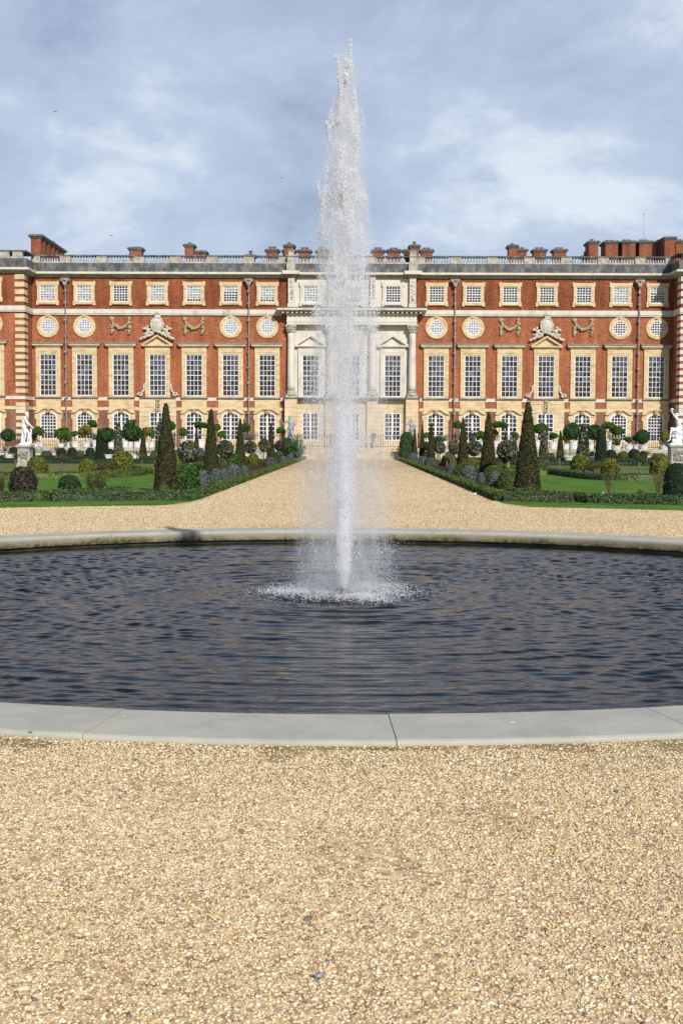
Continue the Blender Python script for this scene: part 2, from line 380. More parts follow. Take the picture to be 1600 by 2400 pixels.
# ---- windows
def sash_mesh(name, w, h, cols, rows, bar=.055, fr=.085, mid=None, top=None):
    """white frame with glazing bars, centred in x, from z=0 to h, front at y=-.08; top(x) = height of an arched head"""
    mb = MB(); H = (lambda x: h) if top is None else top
    fw = w / 2
    if top is None:
        mb.ring([(-fw, 0), (fw, 0), (fw, h), (-fw, h)], [(-fw + fr, fr * 1.2), (fw - fr, fr * 1.2), (fw - fr, h - fr), (-fw + fr, h - fr)], -.10, 0)
    else:
        n = 14
        xs = [fw * math.cos(math.pi * i / n) for i in range(n + 1)]
        po = [(-fw, 0), (fw, 0)] + [(x, H(x)) for x in xs]
        k = (fw - fr) / fw
        pi = [(-fw + fr, fr), (fw - fr, fr)] + [(x * k, H(x) - fr * (1 if abs(x) < fw * .98 else .4)) for x in xs]
        mb.ring(po, pi, -.10, 0)
    iw = w - 2 * fr
    for i in range(1, cols):
        x = -iw / 2 + iw * i / cols
        b = bar * (3.4 if mid == i else 1)
        mb.box(x - b / 2, x + b / 2, -.085 - (.02 if mid == i else 0), -.02, fr, H(x) - fr * .9)
    for j in range(1, rows):
        z = fr + (h - 2 * fr) * j / rows
        b = bar * (1.5 if (rows >= 6 and j == rows // 2) else 1)
        xm = fw - fr
        if top is not None:
            while xm > .1 and H(xm) - fr < z + b: xm -= .02
        mb.box(-xm, xm, -.078, -.015, z - b / 2, z + b / 2)
    return mb.mesh(name, MT['paint'])
def pane_mesh(w, h, cols, rows, m, top=None, fr=.085, tilt=.007, circ=None):
    H = (lambda x: h) if top is None else top
    vs, fs = [], []
    iw = w - 2 * fr
    for i in range(cols):
        for j in range(rows):
            x0, x1 = -iw / 2 + iw * i / cols, -iw / 2 + iw * (i + 1) / cols
            z0, z1 = fr + (h - 2 * fr) * j / rows, fr + (h - 2 * fr) * (j + 1) / rows
            za, zb = min(z1, H(x0) - fr * .5), min(z1, H(x1) - fr * .5)
            if za <= z0 or zb <= z0: 
                if max(za, zb) <= z0: continue
                za, zb = max(za, z0 + .01), max(zb, z0 + .01)
            t = rng.normal(0, tilt, 2) * (x1 - x0)
            b = len(vs); y = -.006
            vs += [(x0, y + t[0] + t[1], z0), (x1, y - t[0] + t[1], z0), (x1, y - t[0] - t[1], zb), (x0, y + t[0] - t[1], za)]
            fs.append((b, b + 1, b + 2, b + 3))
    b = len(vs)   # putty line backing
    return mesh_np('pane', np.array(vs), np.array(fs), m)
def rect_ring(mb, w, z0, z1, iw, iz0, iz1, y0, y1):
    mb.ring([(-w / 2, z0), (w / 2, z0), (w / 2, z1), (-w / 2, z1)], [(-iw / 2, iz0), (iw / 2, iz0), (iw / 2, iz1), (-iw / 2, iz1)], y0, y1)
def window(base_loc, smesh, sash, pane, label=None, name='window'):
    w = put(name, smesh, P, base_loc)
    put('sash', sash, w, (0, 0, 0)); put('pane', pane, w, (0, 0, 0))
    if label: w['label'] = label
    return w
# attic (small) windows: origin at opening bottom
ah = fz(670.5) - fz(709.5); aw = 1.46
def attic_surround(m):
    mb = MB(); b = -(fz(709.5) - fz(718)); t = ah + (fz(661) - fz(670.5))
    rect_ring(mb, 2.02, b + .06, t - .05, aw, 0, ah, -.16, .03)
    for sx_ in (-1, 1):
        for zz_ in ((b, b + .42), (t - .42, t)):
            x = sorted((sx_ * .86, sx_ * 1.10)); mb.box(x[0], x[1], -.175, .0, zz_[0], zz_[1])
    mb.box(-.84, .84, -.24, 0, b + .12, -.003)
    return mb.mesh('window', m)
ATT_Y, ATT_W = attic_surround(MT['ystone']), attic_surround(MT['wstone'])
ASASH = sash_mesh('sash', aw, ah, 5, 6, .052, .07)
AP = [pane_mesh(aw, ah, 5, 6, MT['glass'], fr=.075), pane_mesh(aw, ah, 5, 6, MT['glass_blind'], fr=.075)]
def half_blind(k):   # blind drawn down to row k
    me = AP[1].copy(); me.materials.append(MT['glass'])
    for p in me.polygons:
        if p.index % 6 < k: p.material_index = 1
    return me
APH = [half_blind(2), half_blind(4), half_blind(1)]
# (bay index -> state) left wing from the outer end, right wing from the centre
left_state = ['b', 'b', 'd', 'b', 'h1', 'h4', 'h1']; right_state = ['d', 'd', 'd', 'd', 'd', 'b', 'h4']
def ap(s): return {'b': AP[1], 'd': AP[0], 'h1': APH[2], 'h4': APH[1]}[s]
az = fz(709.5) - ZT
for k in range(7):
    window((-BAY[6 - k], 0, az), ATT_Y, ASASH, ap(left_state[k]))
    window((BAY[k], 0, az), ATT_Y, ASASH, ap(right_state[k]))
for x, s in ((-3.98, 'b'), (0, 'd'), (3.98, 'd')): window((x, 0, az), ATT_W, ASASH, ap(s))
for sgn in (-1, 1): window((sgn * (PX + 3.1), -PROJ, az), ATT_Y, ASASH, AP[0])
# round windows
oz = fz(767.5) - ZT; ro, ri = 1.08, .72
def circ(r, n=32, z=0): return [(r * math.cos(2 * math.pi * i / n), z + r * math.sin(2 * math.pi * i / n)) for i in range(n)]
mb = MB(); mb.ring(circ(ro), circ(ri), -.12, .02); mb.ring(circ(ro - .07), circ(ro - .17), -.15, -.12); 
for q in range(5): mb.blob((rng.uniform(-.1, .1), -.18, ro - .05 + rng.uniform(-.13, .14)), (.12, .10, .12))
OC = mb.mesh('round_window', MT['ystone'])
mb = MB(); mb.ring(circ(ri), circ(ri - .08), -.10, 0)
for i in range(1, 6):
    x = -ri + 2 * ri * i / 6; hh = math.sqrt(ri * ri - x * x) - .05
    mb.box(x - .032, x + .032, -.085, -.02, -hh, hh); mb.box(-hh, hh, -.079, -.015, x - .032, x + .032)
OS = mb.mesh('sash', MT['paint'])
def round_panes(m):
    vs, fs = [], []; g = 2 * ri / 6
    for i in range(6):
        for j in range(6):
            x0, z0 = -ri + i * g, -ri + j * g
            cs = [(x0, z0), (x0 + g, z0), (x0 + g, z0 + g), (x0, z0 + g)]
            if min(math.hypot(*c) for c in cs) > ri - .02: continue
            q = []
            for x, z in cs:
                d = math.hypot(x, z); s_ = min(1, (ri - .03) / d) if d else 1; q.append((x * s_, -.006 + rng.normal(0, .0015), z * s_))
            b = len(vs); vs += q; fs.append((b, b + 1, b + 2, b + 3))
    return mesh_np('pane', np.array(vs), np.array(fs), m)
RPL, RPD = round_panes(MT['glass_round']), round_panes(MT['glass_tall'])
for sgn in (-1, 1):
    for k in (0, 1, 5, 6):
        window((sgn * BAY[k], 0, oz), OC, OS, RPD if (sgn > 0 and k > 4) else RPL, name='round_window')
    window((sgn * (PX + 3.1), -PROJ, oz), OC, OS, RPD, name='round_window')
# tall windows, origin at the opening's bottom
th = Z['op_t'] - Z['op_b']; tw = 1.64; S0 = Z['op_b']
def tall_surround(m, hood='flat', msill='gstone'):
    mb = MB(); t = Z['sur_t'] - S0; a = Z['arch_t'] - S0
    rect_ring(mb, 2.42, -(Z['op_b'] - Z['sill_t']) , a, tw, 0, th, -.16, .03)
    rect_ring(mb, 2.36, -.02, a - .06, 2.02, .02, th + .20, -.19, -.16)
    mb.box(-1.21, 1.21, -.155, 0, a + .003, t)
    return mb.mesh('window', m)
def hood_mesh(m):
    mb = MB(); c = Z['hood_b'] - S0; d = Z['hood_m'] - S0
    mb.box(-1.36, 1.36, -.30, 0, Z['sur_t'] - S0 + .003, c + .03); mb.box(-1.50, 1.50, -.42, 0, c + .033, d)
    return mb.mesh('hood', m)
def lead_mesh(m):
    mb = MB(); d = Z['hood_m'] - S0; t = Z['hood_t'] - S0
    mb.profile_x([(-.48, d + .003), (-.48, d + .09), (0, t + .04), (0, d + .003)], -1.56, 1.56); return mb.mesh('lead_capping', m)
def ped_mesh(m, w=1.5, rise=.95):
    mb = MB(); c = Z['hood_b'] - S0; mb.box(-w + .12, w - .12, -.30, 0, Z['sur_t'] - S0 + .003, c); mb.box(-w, w, -.40, 0, c + .003, c + .14)
    z = c + .143
    mb.prism([(-w + .1, z), (w - .1, z), (0, z + rise - .15)], -.12, 0)
    for s_ in (-1, 1):
        po = [(s_ * (w + .06), z), (s_ * (w - .25), z), (0, z + rise - .17), (0, z + rise + .02)]
        if s_ > 0: po = po[::-1]
        mb.prism(po, -.42 - .003 * s_, -.003 * (s_ + 1))
    return mb.mesh('pediment', m)
TS_Y, TS_W = tall_surround(MT['ystone']), tall_surround(MT['wstone'])
HOOD, LEADC = hood_mesh(MT['ystone']), lead_mesh(MT['lead'])
PED_Y, PED_W = ped_mesh(MT['ystone']), ped_mesh(MT['wstone'], 1.55, 1.0)
TSASH = sash_mesh('sash', tw, th, 4, 8, .048, .09)
TP = []
for q in range(7):
    me = pane_mesh(tw, th, 4, 8, MT['glass_tall'], fr=.09, tilt=.007); me.materials.append(MT['glass_tall_pale']); TP.append(me)
    for p in me.polygons: p.material_index = int(rng.random() < (.12, .5, .3, .75, .2, .4, .6)[q])
mb = MB(); mb.box(-1.32, 1.32, -.24, 0, -(S0 - Z['sill_b']), -(S0 - Z['sill_t']) - .003); SILL = mb.mesh('sill', MT['gstone'])
def tall(x, d, kind, i):
    st = kind == 'stone'
    w = window((x, -d, S0 - ZT), TS_W if st else TS_Y, TSASH, TP[i % 7])
    if kind == 'hood': put('hood', HOOD, w, (0, 0, 0)); put('lead_capping', LEADC, w, (0, 0, 0))
    elif kind == 'ped' or (st and abs(x) > 1): put('pediment', PED_W if st else PED_Y, w, (0, 0, 0))
    put('sill', SILL, w, (0, 0, 0), (1.35, 1, 1) if kind == 'ped' else None)
    return w
for sgn in (-1, 1):
    for k in range(7): tall(sgn * BAY[k], 0, 'ped' if k == 3 else 'hood', k + (sgn > 0) * 3)
    tall(sgn * (PX + 3.1), PROJ, 'hood', 1)
for i, x in enumerate((-3.98, 0, 3.98)): tall(x, 0, 'stone', i)
# ground floor windows
G0 = Z['g_bot']; gh = Z['g_arch'] - G0; gs = Z['g_spring'] - G0; gw = 1.66
def gtop(x, w=gw, g=gh, s=gs): return s + (g - s) * math.sqrt(max(0, 1 - (x / (w / 2)) ** 2))
def arch_surround():
    mb = MB(); top = Z['sill_b'] - G0 - .003; n = 12; iw = gw / 2; bot = ZT - G0 - .1
    for s_ in (-1, 1):
        x = sorted((s_ * iw, s_ * 1.21)); mb.box(x[0], x[1], -.12, 0, bot, gs)
        x = sorted((s_ * 1.21, s_ * 1.34)); mb.box(x[0], x[1], -.12, 0, gs - .30, Z['g_spring'] - G0 + .42)
    mb.box(-iw, iw, -.115, 0, bot, -.003)
    poly = [(-1.21, gs + .003), (-1.21, top), (1.21, top), (1.21, gs + .003)] + [(iw * math.cos(math.pi * i / n), gtop(iw * math.cos(math.pi * i / n))) for i in range(n + 1)]
    mb.prism(poly[::-1], -.12, 0)
    # eyebrow hood moulding
    ro_ = [(1.34 * math.cos(a), 0) for a in ()]
    pts = []
    for i in range(17):
        x = -1.30 + 2.6 * i / 16; b = math.exp(-(x / .80) ** 4) * .42
        pts.append((x, gs + .36 + b))
    lo = [(x, z - .10) for x, z in pts]
    mb.prism(pts + lo[::-1], -.30, -.12)
    return mb.mesh('window', MT['ystone'])
GS = arch_surround()
mb = MB(); mb.box(-.17, .17, -.36, 0, gh - .08, gh + .30)
for q in range(5): mb.blob((rng.uniform(-.1, .1), -.36, gh + .1 + rng.uniform(-.16, .2)), (.11, .08, .11))
KEY = mb.mesh('keystone', MT['carved'])
GD = sash_mesh('sash', gw, gh, 4, 6, .055, .10, mid=2, top=gtop); GN = sash_mesh('sash', gw, gh, 5, 8, .055, .13, top=gtop)
GPD = [pane_mesh(gw, gh, 4, 6, MT['glass'], gtop, .10) for _ in range(2)]; GPN = pane_mesh(gw, gh, 5, 8, MT['glass'], gtop, .13)
def low(x, d, kind, i=0):
    w = window((x, -d, G0 - ZT), GS, GN if kind == 'n' else GD, GPN if kind == 'n' else GPD[i % 2]); put('keystone', KEY, w, (0, 0, 0)); return w
def rust_mesh(w, iw, top, rows, keyst=True, m='rstone'):
    mb = MB(); bot = ZT - G0 - .1; t = top - G0
    mb.box(-w / 2, -iw / 2, -.10, 0, bot, t); mb.box(iw / 2, w / 2, -.10, 0, bot, t); mb.box(-iw / 2, iw / 2, -.10, 0, gh, t); mb.box(-iw / 2, iw / 2, -.095, 0, bot, -.003)
    hh = (t - bot) / rows
    for r_ in range(rows):
        a, b = bot + r_ * hh + .025, bot + (r_ + 1) * hh - .025
        if a > gh - .05: 
            mb.box(-w / 2, -.42, -.14, -.10, a, b); mb.box(.42, w / 2, -.14, -.10, a, b)
        else:
            mb.box(-w / 2, -iw / 2 - .02, -.14, -.10, a, b); mb.box(iw / 2 + .02, w / 2, -.14, -.10, a, b)
    mb.box(-.36, -.21, -.16, -.10, gh + .03, t - .06); mb.box(.21, .36, -.16, -.10, gh + .03, t - .06)
    return mb.mesh('doorway', MT[m])
RD = rust_mesh(3.6, 1.60, Z['sill_b'] - .003, 11); DS = sash_mesh('sash', 1.60, gh, 4, 6, .055, .10, mid=2); DP = pane_mesh(1.60, gh, 4, 6, MT['glass'], fr=.10)
mb = MB()
for q in range(26): mb.blob((rng.uniform(-.15, .15), -.20, rng.uniform(gh + .05, Z['sill_b'] - G0 - .1)), rng.uniform(.06, .13))
CK = mb.mesh('keystone', MT['carved'])
for k in range(7):
    for sgn in (-1, 1):
        if k == 3:
            w = window((sgn * BAY[k], 0, G0 - ZT), RD, DS, DP, name='doorway'); put('keystone', CK, w, (0, 0, 0))
        else: low(sgn * BAY[k], 0, 'n' if k > 4 else 'd', k)
for sgn in (-1, 1): low(sgn * (PX + 3.1), PROJ, 'n')
RDC = rust_mesh(2.9, 1.60, Z['sill_b'] - .003, 11)
for x in (-3.98, 0, 3.98):
    w = window((x, 0, G0 - ZT), RDC, DS, DP, name='doorway')
for s_ in (-1, 1):
    mb = MB(); FB(mb, *sorted((s_ * 1.45, s_ * 2.53)), 0, .099, ZT - .1, Z['sill_b'] - .003)
    mb.build('wall', MT['rstone'], P)
# pedestal piers under the columns
for x in (-5.86, -2.02, 2.02, 5.86):
    mb = MB(); hh = (Z['sill_b'] - ZT) / 11; w = .58 if abs(x) > 3 else .50
    dd = .75 if abs(x) > 3 else .45
    FB(mb, x - w, x + w, 0, dd, ZT - .1, Z['sill_b'] - .003)
    for r_ in range(11): FB(mb, x - w - .02, x + w + .02, 0, dd + .03, ZT + r_ * hh + .03, ZT + (r_ + 1) * hh - .03)
    mb.build('column_pedestal', MT['rstone'], P)
mb = MB(); FB(mb, -6.6, 6.6, 0, .80, Z['sill_b'], Z['sill_t'] + .03); mb.build('ledge', MT['gstone'], P)
# columns
zs, ze = fz(932), fz(762.5); zb_, zcap = fz(917), fz(782)
for x in (-5.86, -2.02, 2.02, 5.86):
    cx_, cy_ = CX + x, FY - .42
    mb = MB(); r0 = .36
    pr = [(r0 * (1 - .13 * (i / 10) ** 1.6), zb_ + (zcap - zb_) * i / 10) for i in range(11)]
    mb.lathe(pr, cx_, cy_, 20); c_ = mb.build('column', MT['wstone'], P, True)
    mb = MB(); q = (zb_ - zs)
    mb.box(cx_ - .54, cx_ + .54, cy_ - .40, cy_ + .42, zs - .04, zs + q * .3)
    mb.lathe([(.50, zs + q * .3), (.54, zs + q * .45), (.45, zs + q * .6), (.43, zs + q * .72), (.46, zs + q * .85), (.37, zb_ + .01)], cx_, cy_, 20); mb.build('base', MT['pstone'], c_)
    mb = MB(); q = ze - zcap
    mb.lathe([(.33, zcap), (.36, zcap + q * .3), (.40, zcap + q * .6), (.50, zcap + q * .85)], cx_, cy_, 12)
    for i in range(12):
        a = i * math.pi / 6
        for j, rr in ((.22, .38), (.52, .43)): mb.blob((cx_ + rr * math.cos(a + j), cy_ + rr * math.sin(a + j), zcap + q * j), (.07, .07, .13))
    for s_ in (-1, 1): mb.blob((cx_ + s_ * .46, cy_ - .34, zcap + q * .78), (.11, .10, .12))
    mb.box(cx_ - .52, cx_ + .52, cy_ - .38, cy_ + .41, zcap + q * .86, ze); mb.build('capital', MT['pstone'], c_)
# entablature of the centre
mb = MB(); e0, e1 = fz(762.3), fz(739.5)
FB(mb, -6.25, 6.25, 0, .76, e0, fz(757)); FB(mb, -6.28, 6.28, 0, .80, fz(756.9), fz(752)); FB(mb, -6.25, 6.25, 0, .74, fz(751.9), e1)
FB(mb, -6.4, 6.4, 0, .86, e1 + .003, fz(736.5))
FB(mb, -7.2, 7.2, 0, 1.55, fz(730), fz(725.5)); FB(mb, -7.0, 7.0, 0, 1.4, fz(732), fz(730) - .003)
i = -6.6
while i < 6.65: FB(mb, i - .12, i + .12, .0, 1.25, fz(736.4), fz(732) - .003); i += .44
mb.build('entablature', MT['wstone'], P)
mb = MB(); FB(mb, -7.25, 7.25, 0, 1.58, fz(725.4), fz(723.8)); mb.build('lead_capping', MT['gstone'], P)
# attic storey: pilasters with carved panels, cornice, blocks in the parapet
for x in (-5.86, -2.02, 2.02, 5.86):
    mb = MB(); w = .31 if abs(x) > 3 else .26; t = fz(652)
    FB(mb, x - w, x + w, 0, .42, fz(713), t); FB(mb, x - w - .05, x + w + .05, 0, .48, fz(723.6), fz(713))
    mb.ring([(CX + x - w + .02, fz(711)), (CX + x + w - .02, fz(711)), (CX + x + w - .02, t - .04), (CX + x - w + .02, t - .04)],
            [(CX + x - w + .11, fz(709)), (CX + x + w - .11, fz(709)), (CX + x + w - .11, t - .16), (CX + x - w + .11, t - .16)], FY - .46, FY - .42)
    pl = mb.build('pilaster', MT['wstone'], P)
    mb = MB()
    for q in range(30): mb.blob((CX + x + rng.uniform(-w + .16, w - .16), FY - .44, rng.uniform(fz(707), t - .25)), rng.uniform(.04, .085))
    mb.build('carving', MT['pstone'], pl)
mb = MB(); FB(mb, -6.44, 6.44, 0, .62, zf, Z['plinth_b'] - .002)
for s_ in (-5.86, 5.86): FB(mb, s_ - .82, s_ + .82, .0, 1.0, zf + .003, Z['plinth_b'] + .12)
mb.build('cornice', MT['wstone'], P)
mb = MB(); 
for j, dd in ((0, .16), (1, .30), (2, .46)): FB(mb, -6.44, 6.44, 0, dd, zc + j * h, zc + (j + 1) * h - .003)
for s_ in (-5.86, 5.86):
    for j, dd in ((0, .5), (1, .65), (2, .8)): FB(mb, s_ - .4 - .1 * j, s_ + .4 + .1 * j, 0, dd, zc + j * h + .004, zc + (j + 1) * h - .006)
mb.build('cornice', MT['pstone'], P)
mb = MB(); FB(mb, -6.29, 6.29, -.1, .355, Z['plinth_b'] + .004, Z['bal_b'])
mb.build('parapet_plinth', MT['gstone'], P)
for s_ in (-5.86, 5.86):
    mb = MB(); FB(mb, s_ - .42, s_ + .42, 0, .9, Z['plinth_b'] + .125, Z['bal_b'] + .004); FB(mb, s_ - .34, s_ + .34, 0, .82, Z['bal_b'] + .007, fz(604))
    FB(mb, s_ - .42, s_ + .42, 0, .9, fz(604) + .003, fz(601)); FB(mb, s_ - .28, s_ + .28, .1, .7, fz(601) + .003, fz(592)); FB(mb, s_ - .36, s_ + .36, .05, .76, fz(592) + .003, fz(590))
    mb.build('parapet_pier', MT['pstone'], P)

# festoons and coats of arms
def festoon():
    mb = MB()
    for s_ in (-1, 1):
        for i in range(26): mb.blob((s_ * (.83 + rng.uniform(-.13, .13)), -.10 + rng.uniform(-.06, 0), .78 - i * .058 + rng.uniform(-.03, .03)), rng.uniform(.06, .12) * (1 + .4 * (i in (0, 1, 8, 9, 16, 22))), .2)
    for i in range(44):
        u = -1 + 2 * i / 43; k = 1 - u * u
        mb.blob((u * .70, -.12 + rng.uniform(-.08, 0), .28 - .48 * k + rng.uniform(-.07, .07) * (.5 + k)), rng.uniform(.06, .12) * (.8 + .5 * k), .2)
    return mb.mesh('festoon', MT['carved'])
FE = festoon(); fzz = fz(766) - ZT
for sgn in (-1, 1):
    for k in (2, 4): put('festoon', FE, P, (sgn * BAY[k], 0, fzz))
def arms():
    mb = MB(); b = 0.0
    mb.blob((0, -.16, 1.42), (.52, .20, .62), .02, ICO2)                      # oval shield
    for i in range(30):
        a = i * 2 * math.pi / 30; mb.blob((.58 * math.cos(a), -.18, 1.42 + .68 * math.sin(a)), rng.uniform(.07, .13), .2)
    for i in range(14): mb.blob((rng.uniform(-.22, .22), -.16, rng.uniform(2.05, 2.32)), rng.uniform(.08, .13), .2)   # helm and crown
    for x_ in (-.2, 0, .2): mb.blob((x_, -.18, 2.45), (.08, .08, .09))
    mb.box(-.05, .05, -.2, -.1, 2.45, 2.72); mb.box(-.12, .12, -.19, -.11, 2.56, 2.64)
    for s_ in (-1, 1):                                                         # cherubs at the sides
        mb.blob((s_ * .88, -.2, .80), (.19, .16, .26)); mb.blob((s_ * .95, -.22, 1.18), (.13, .12, .14)); mb.blob((s_ * .72, -.2, .95), (.22, .09, .09))
        mb.blob((s_ * 1.18, -.18, 1.02), (.24, .08, .13)); mb.blob((s_ * 1.05, -.2, .52), (.26, .13, .13)); mb.blob((s_ * .62, -.18, .58), (.13, .1, .2))
        for i in range(34):                                                    # foliage down the slopes
            u = rng.uniform(.05, 1); mb.blob((s_ * (u * 1.62), -.2 + rng.uniform(-.05, .08), .50 - u * .62 + rng.uniform(.0, .30) * (1.1 - u) + .10), rng.uniform(.07, .14), .25)
    return mb.mesh('coat_of_arms', MT['arms'])
AR = arms(); apex = Z['hood_b'] + .143 + .95 - .42 - ZT
def scroll():
    mb = MB()
    for i in range(26):
        u = i / 25
        x = .52 - .50 * u ** .5 + .04 * math.sin(u * 9); z = .16 + 1.1 * u
        if u < .3: a = u / .3 * 5; x, z = .45 + (.26 - .04 * a) * math.cos(a * 1.2), .24 + (.22 - .03 * a) * math.sin(a * 1.2)
        mb.blob((x, -.16, z), rng.uniform(.07, .11), .15)
    return mb.mesh('scroll_bracket', MT['arms'])
SCR = scroll()
for sgn in (-1, 1):
    put('coat_of_arms', AR, P, (sgn * BAY[3], -.1, apex))
    for s_ in (-1, 1): put('scroll_bracket', SCR, P, (sgn * BAY[3] + s_ * 1.22, 0, S0 - ZT - .08), (s_, 1, 1))
# rain pipes
for x in (-piers[5], -piers[0], piers[0], piers[5]):
    mb = MB(); cx_ = CX + x; cy_ = FY - .33
    mb.tube([(cx_, cy_, ZT), (cx_, cy_, fz(668))], .06, 8)
    for py in (672, 684, 712, 752, 790, 827, 862, 898, 934, 968): 
        z_ = fz(py); mb.box(cx_ - .12, cx_ + .12, cy_ - .08, FY, z_ - .09, z_ + .09)
    p_ = mb.build('rain_pipe', MT['pipe'], P)
    mb = MB(); mb.prism([(cx_ - .10, fz(672)), (cx_ + .10, fz(672)), (cx_ + .26, fz(663)), (cx_ + .42, fz(661)), (cx_ + .42, fz(655)), (cx_ - .42, fz(655)), (cx_ - .42, fz(661)), (cx_ - .26, fz(663))], cy_ - .22, cy_ + .2)
    mb.box(cx_ - .30, cx_ - .10, cy_ - .26, cy_ - .2, fz(660.5), fz(656)); mb.blob((cx_ + .02, cy_ - .26, fz(658.5)), .13); mb.box(cx_ + .14, cx_ + .32, cy_ - .26, cy_ - .2, fz(660.5), fz(656))
    mb.build('hopper_head', MT['pipe'], p_)
# chimneys: (x0, x1, top py, distance, pots)
def chimney(px0, px1, pyt, Y, pots, depth=1.4, pot_h=7, mast=None):
    xa, xb = at(px0, 590, Y).x, at(px1, 590, Y).x
    pym = pyt; zt = at((px0 + px1) / 2, pyt, Y).z; z0 = Z['fas_b'] - .5; cap = .32
    mb = MB(); mb.box(xa, xb, Y, Y + depth, z0, zt - cap); c = mb.build('chimney', MT['brick_chim'], P)
    mb = MB(); mb.box(xa - .10, xb + .10, Y - .10, Y + depth + .1, zt - cap, zt - cap * .62); mb.box(xa - .20, xb + .20, Y - .2, Y + depth + .2, zt - cap * .62 + .002, zt - cap * .25)
    mb.box(xa - .06, xb + .06, Y - .06, Y + depth + .06, zt - cap * .25 + .002, zt); mb.build('cap', MT['capm'], c)
    for i in range(pots):
        x = xa + (xb - xa) * (i + .5) / pots if pots > 1 else (xa + xb) / 2
        if pots == 2: x = (xa + xb) / 2 + (-1, 1)[i] * (xb - xa) * .17
        hh = pot_h * Y / F_PX; mb = MB()
        mb.lathe([(.17, zt), (.15, zt + hh * .75), (.20, zt + hh * .8), (.20, zt + hh), (.13, zt + hh)], x, Y + depth / 2, 10)
        mb.build('chimney_pot', MT['pot'], c)
    return c
MT['capm'] = noise_mat('chimney_cap_stone', [(.05, .06, .06), (.10, .12, .12), (.18, .19, .18)], 4, .8)
a_, b_ = at(73, 590, 128).x, at(96, 590, 128).x
zt = at(85, 549, 128).z
mb = MB(); mb.box(a_, b_, 128, 138.5, Z['fas_b'] - .5, zt - .35)
for k in range(5): mb.box(a_ - .08, b_ + .12, 128.9 + 1.9 * k, 129.6 + 1.9 * k, Z['fas_b'] - .5, zt - .355)
c = mb.build('chimney', MT['brick_chim'], P)
mb = MB(); mb.box(a_ - .12, b_ + .18, 127.88, 138.6, zt - .35, zt - .22); mb.box(a_ - .25, b_ + .30, 127.75, 138.7, zt - .218, zt - .08); mb.box(a_ - .1, b_ + .15, 127.9, 138.6, zt - .078, zt); mb.build('cap', MT['capm'], c)
mb = MB(); mb.lathe([(.2, zt), (.18, zt + .3), (.24, zt + .32), (.24, zt + .42)], (a_ + b_) / 2, 135.2, 10); mb.build('chimney_pot', MT['pot'], c)
for r_ in [(303, 332, 579, 134, 2, 1.4, 3), (433, 453, 571, 133, 1, 1.6, 5), (459, 482, 587, 136, 1, 1.6, 3), (577, 596, 596, 133, 1, 1.2, 10), (624, 651, 583, 134, 2, 1.3, 7),
           (663, 690, 584, 136, 0, 1.3, 5), (667, 688, 572, 133.5, 1, 1.5, 6), (700, 727, 584, 134, 2, 1.3, 6), (742, 768, 584, 134, 2, 1.3, 6), (872, 899, 584, 134, 2, 1.3, 6), (909, 937, 583.5, 134, 2, 1.3, 5),
           (947, 972, 583.5, 136, 1, 1.3, 6), (961, 981, 573, 133.5, 1, 1.5, 9), (986, 1013, 583.5, 134, 2, 1.3, 5), (1192, 1211, 573, 133, 1, 1.5, 5), (1209, 1233, 583, 135, 2, 1.3, 5),
           (1250, 1279, 583, 134, 2, 1.3, 5), (1297, 1326, 583, 134, 2, 1.3, 5), (1366, 1380, 597, 134, 1, 1.2, 9), (1379, 1401, 564, 133, 1, 2.2, 7), (1417, 1447, 563.5, 134, 2, 2.4, 5), (1457, 1488, 563.5, 134, 2, 2.4, 6),
           (1497, 1527, 563.5, 134, 2, 2.4, 6), (1536, 1556, 563.5, 136, 1, 2, 5), (1556, 1581, 554, 133, 1, 3.5, 3), (1583, 1606, 562, 134, 2, 2.4, 5)]:
    chimney(*r_)
mb = MB(); q = at(1507.5, 560, 136); q2 = at(1507.5, 500, 136); mb.tube([q - Vector((0, 0, 1)), q2], [.022, .01], 5); mb.box(q2.x - .12, q2.x + .12, 135.97, 136.03, q2.z - .1, q2.z - .06); mb.build('mast', MT['capm'], P)
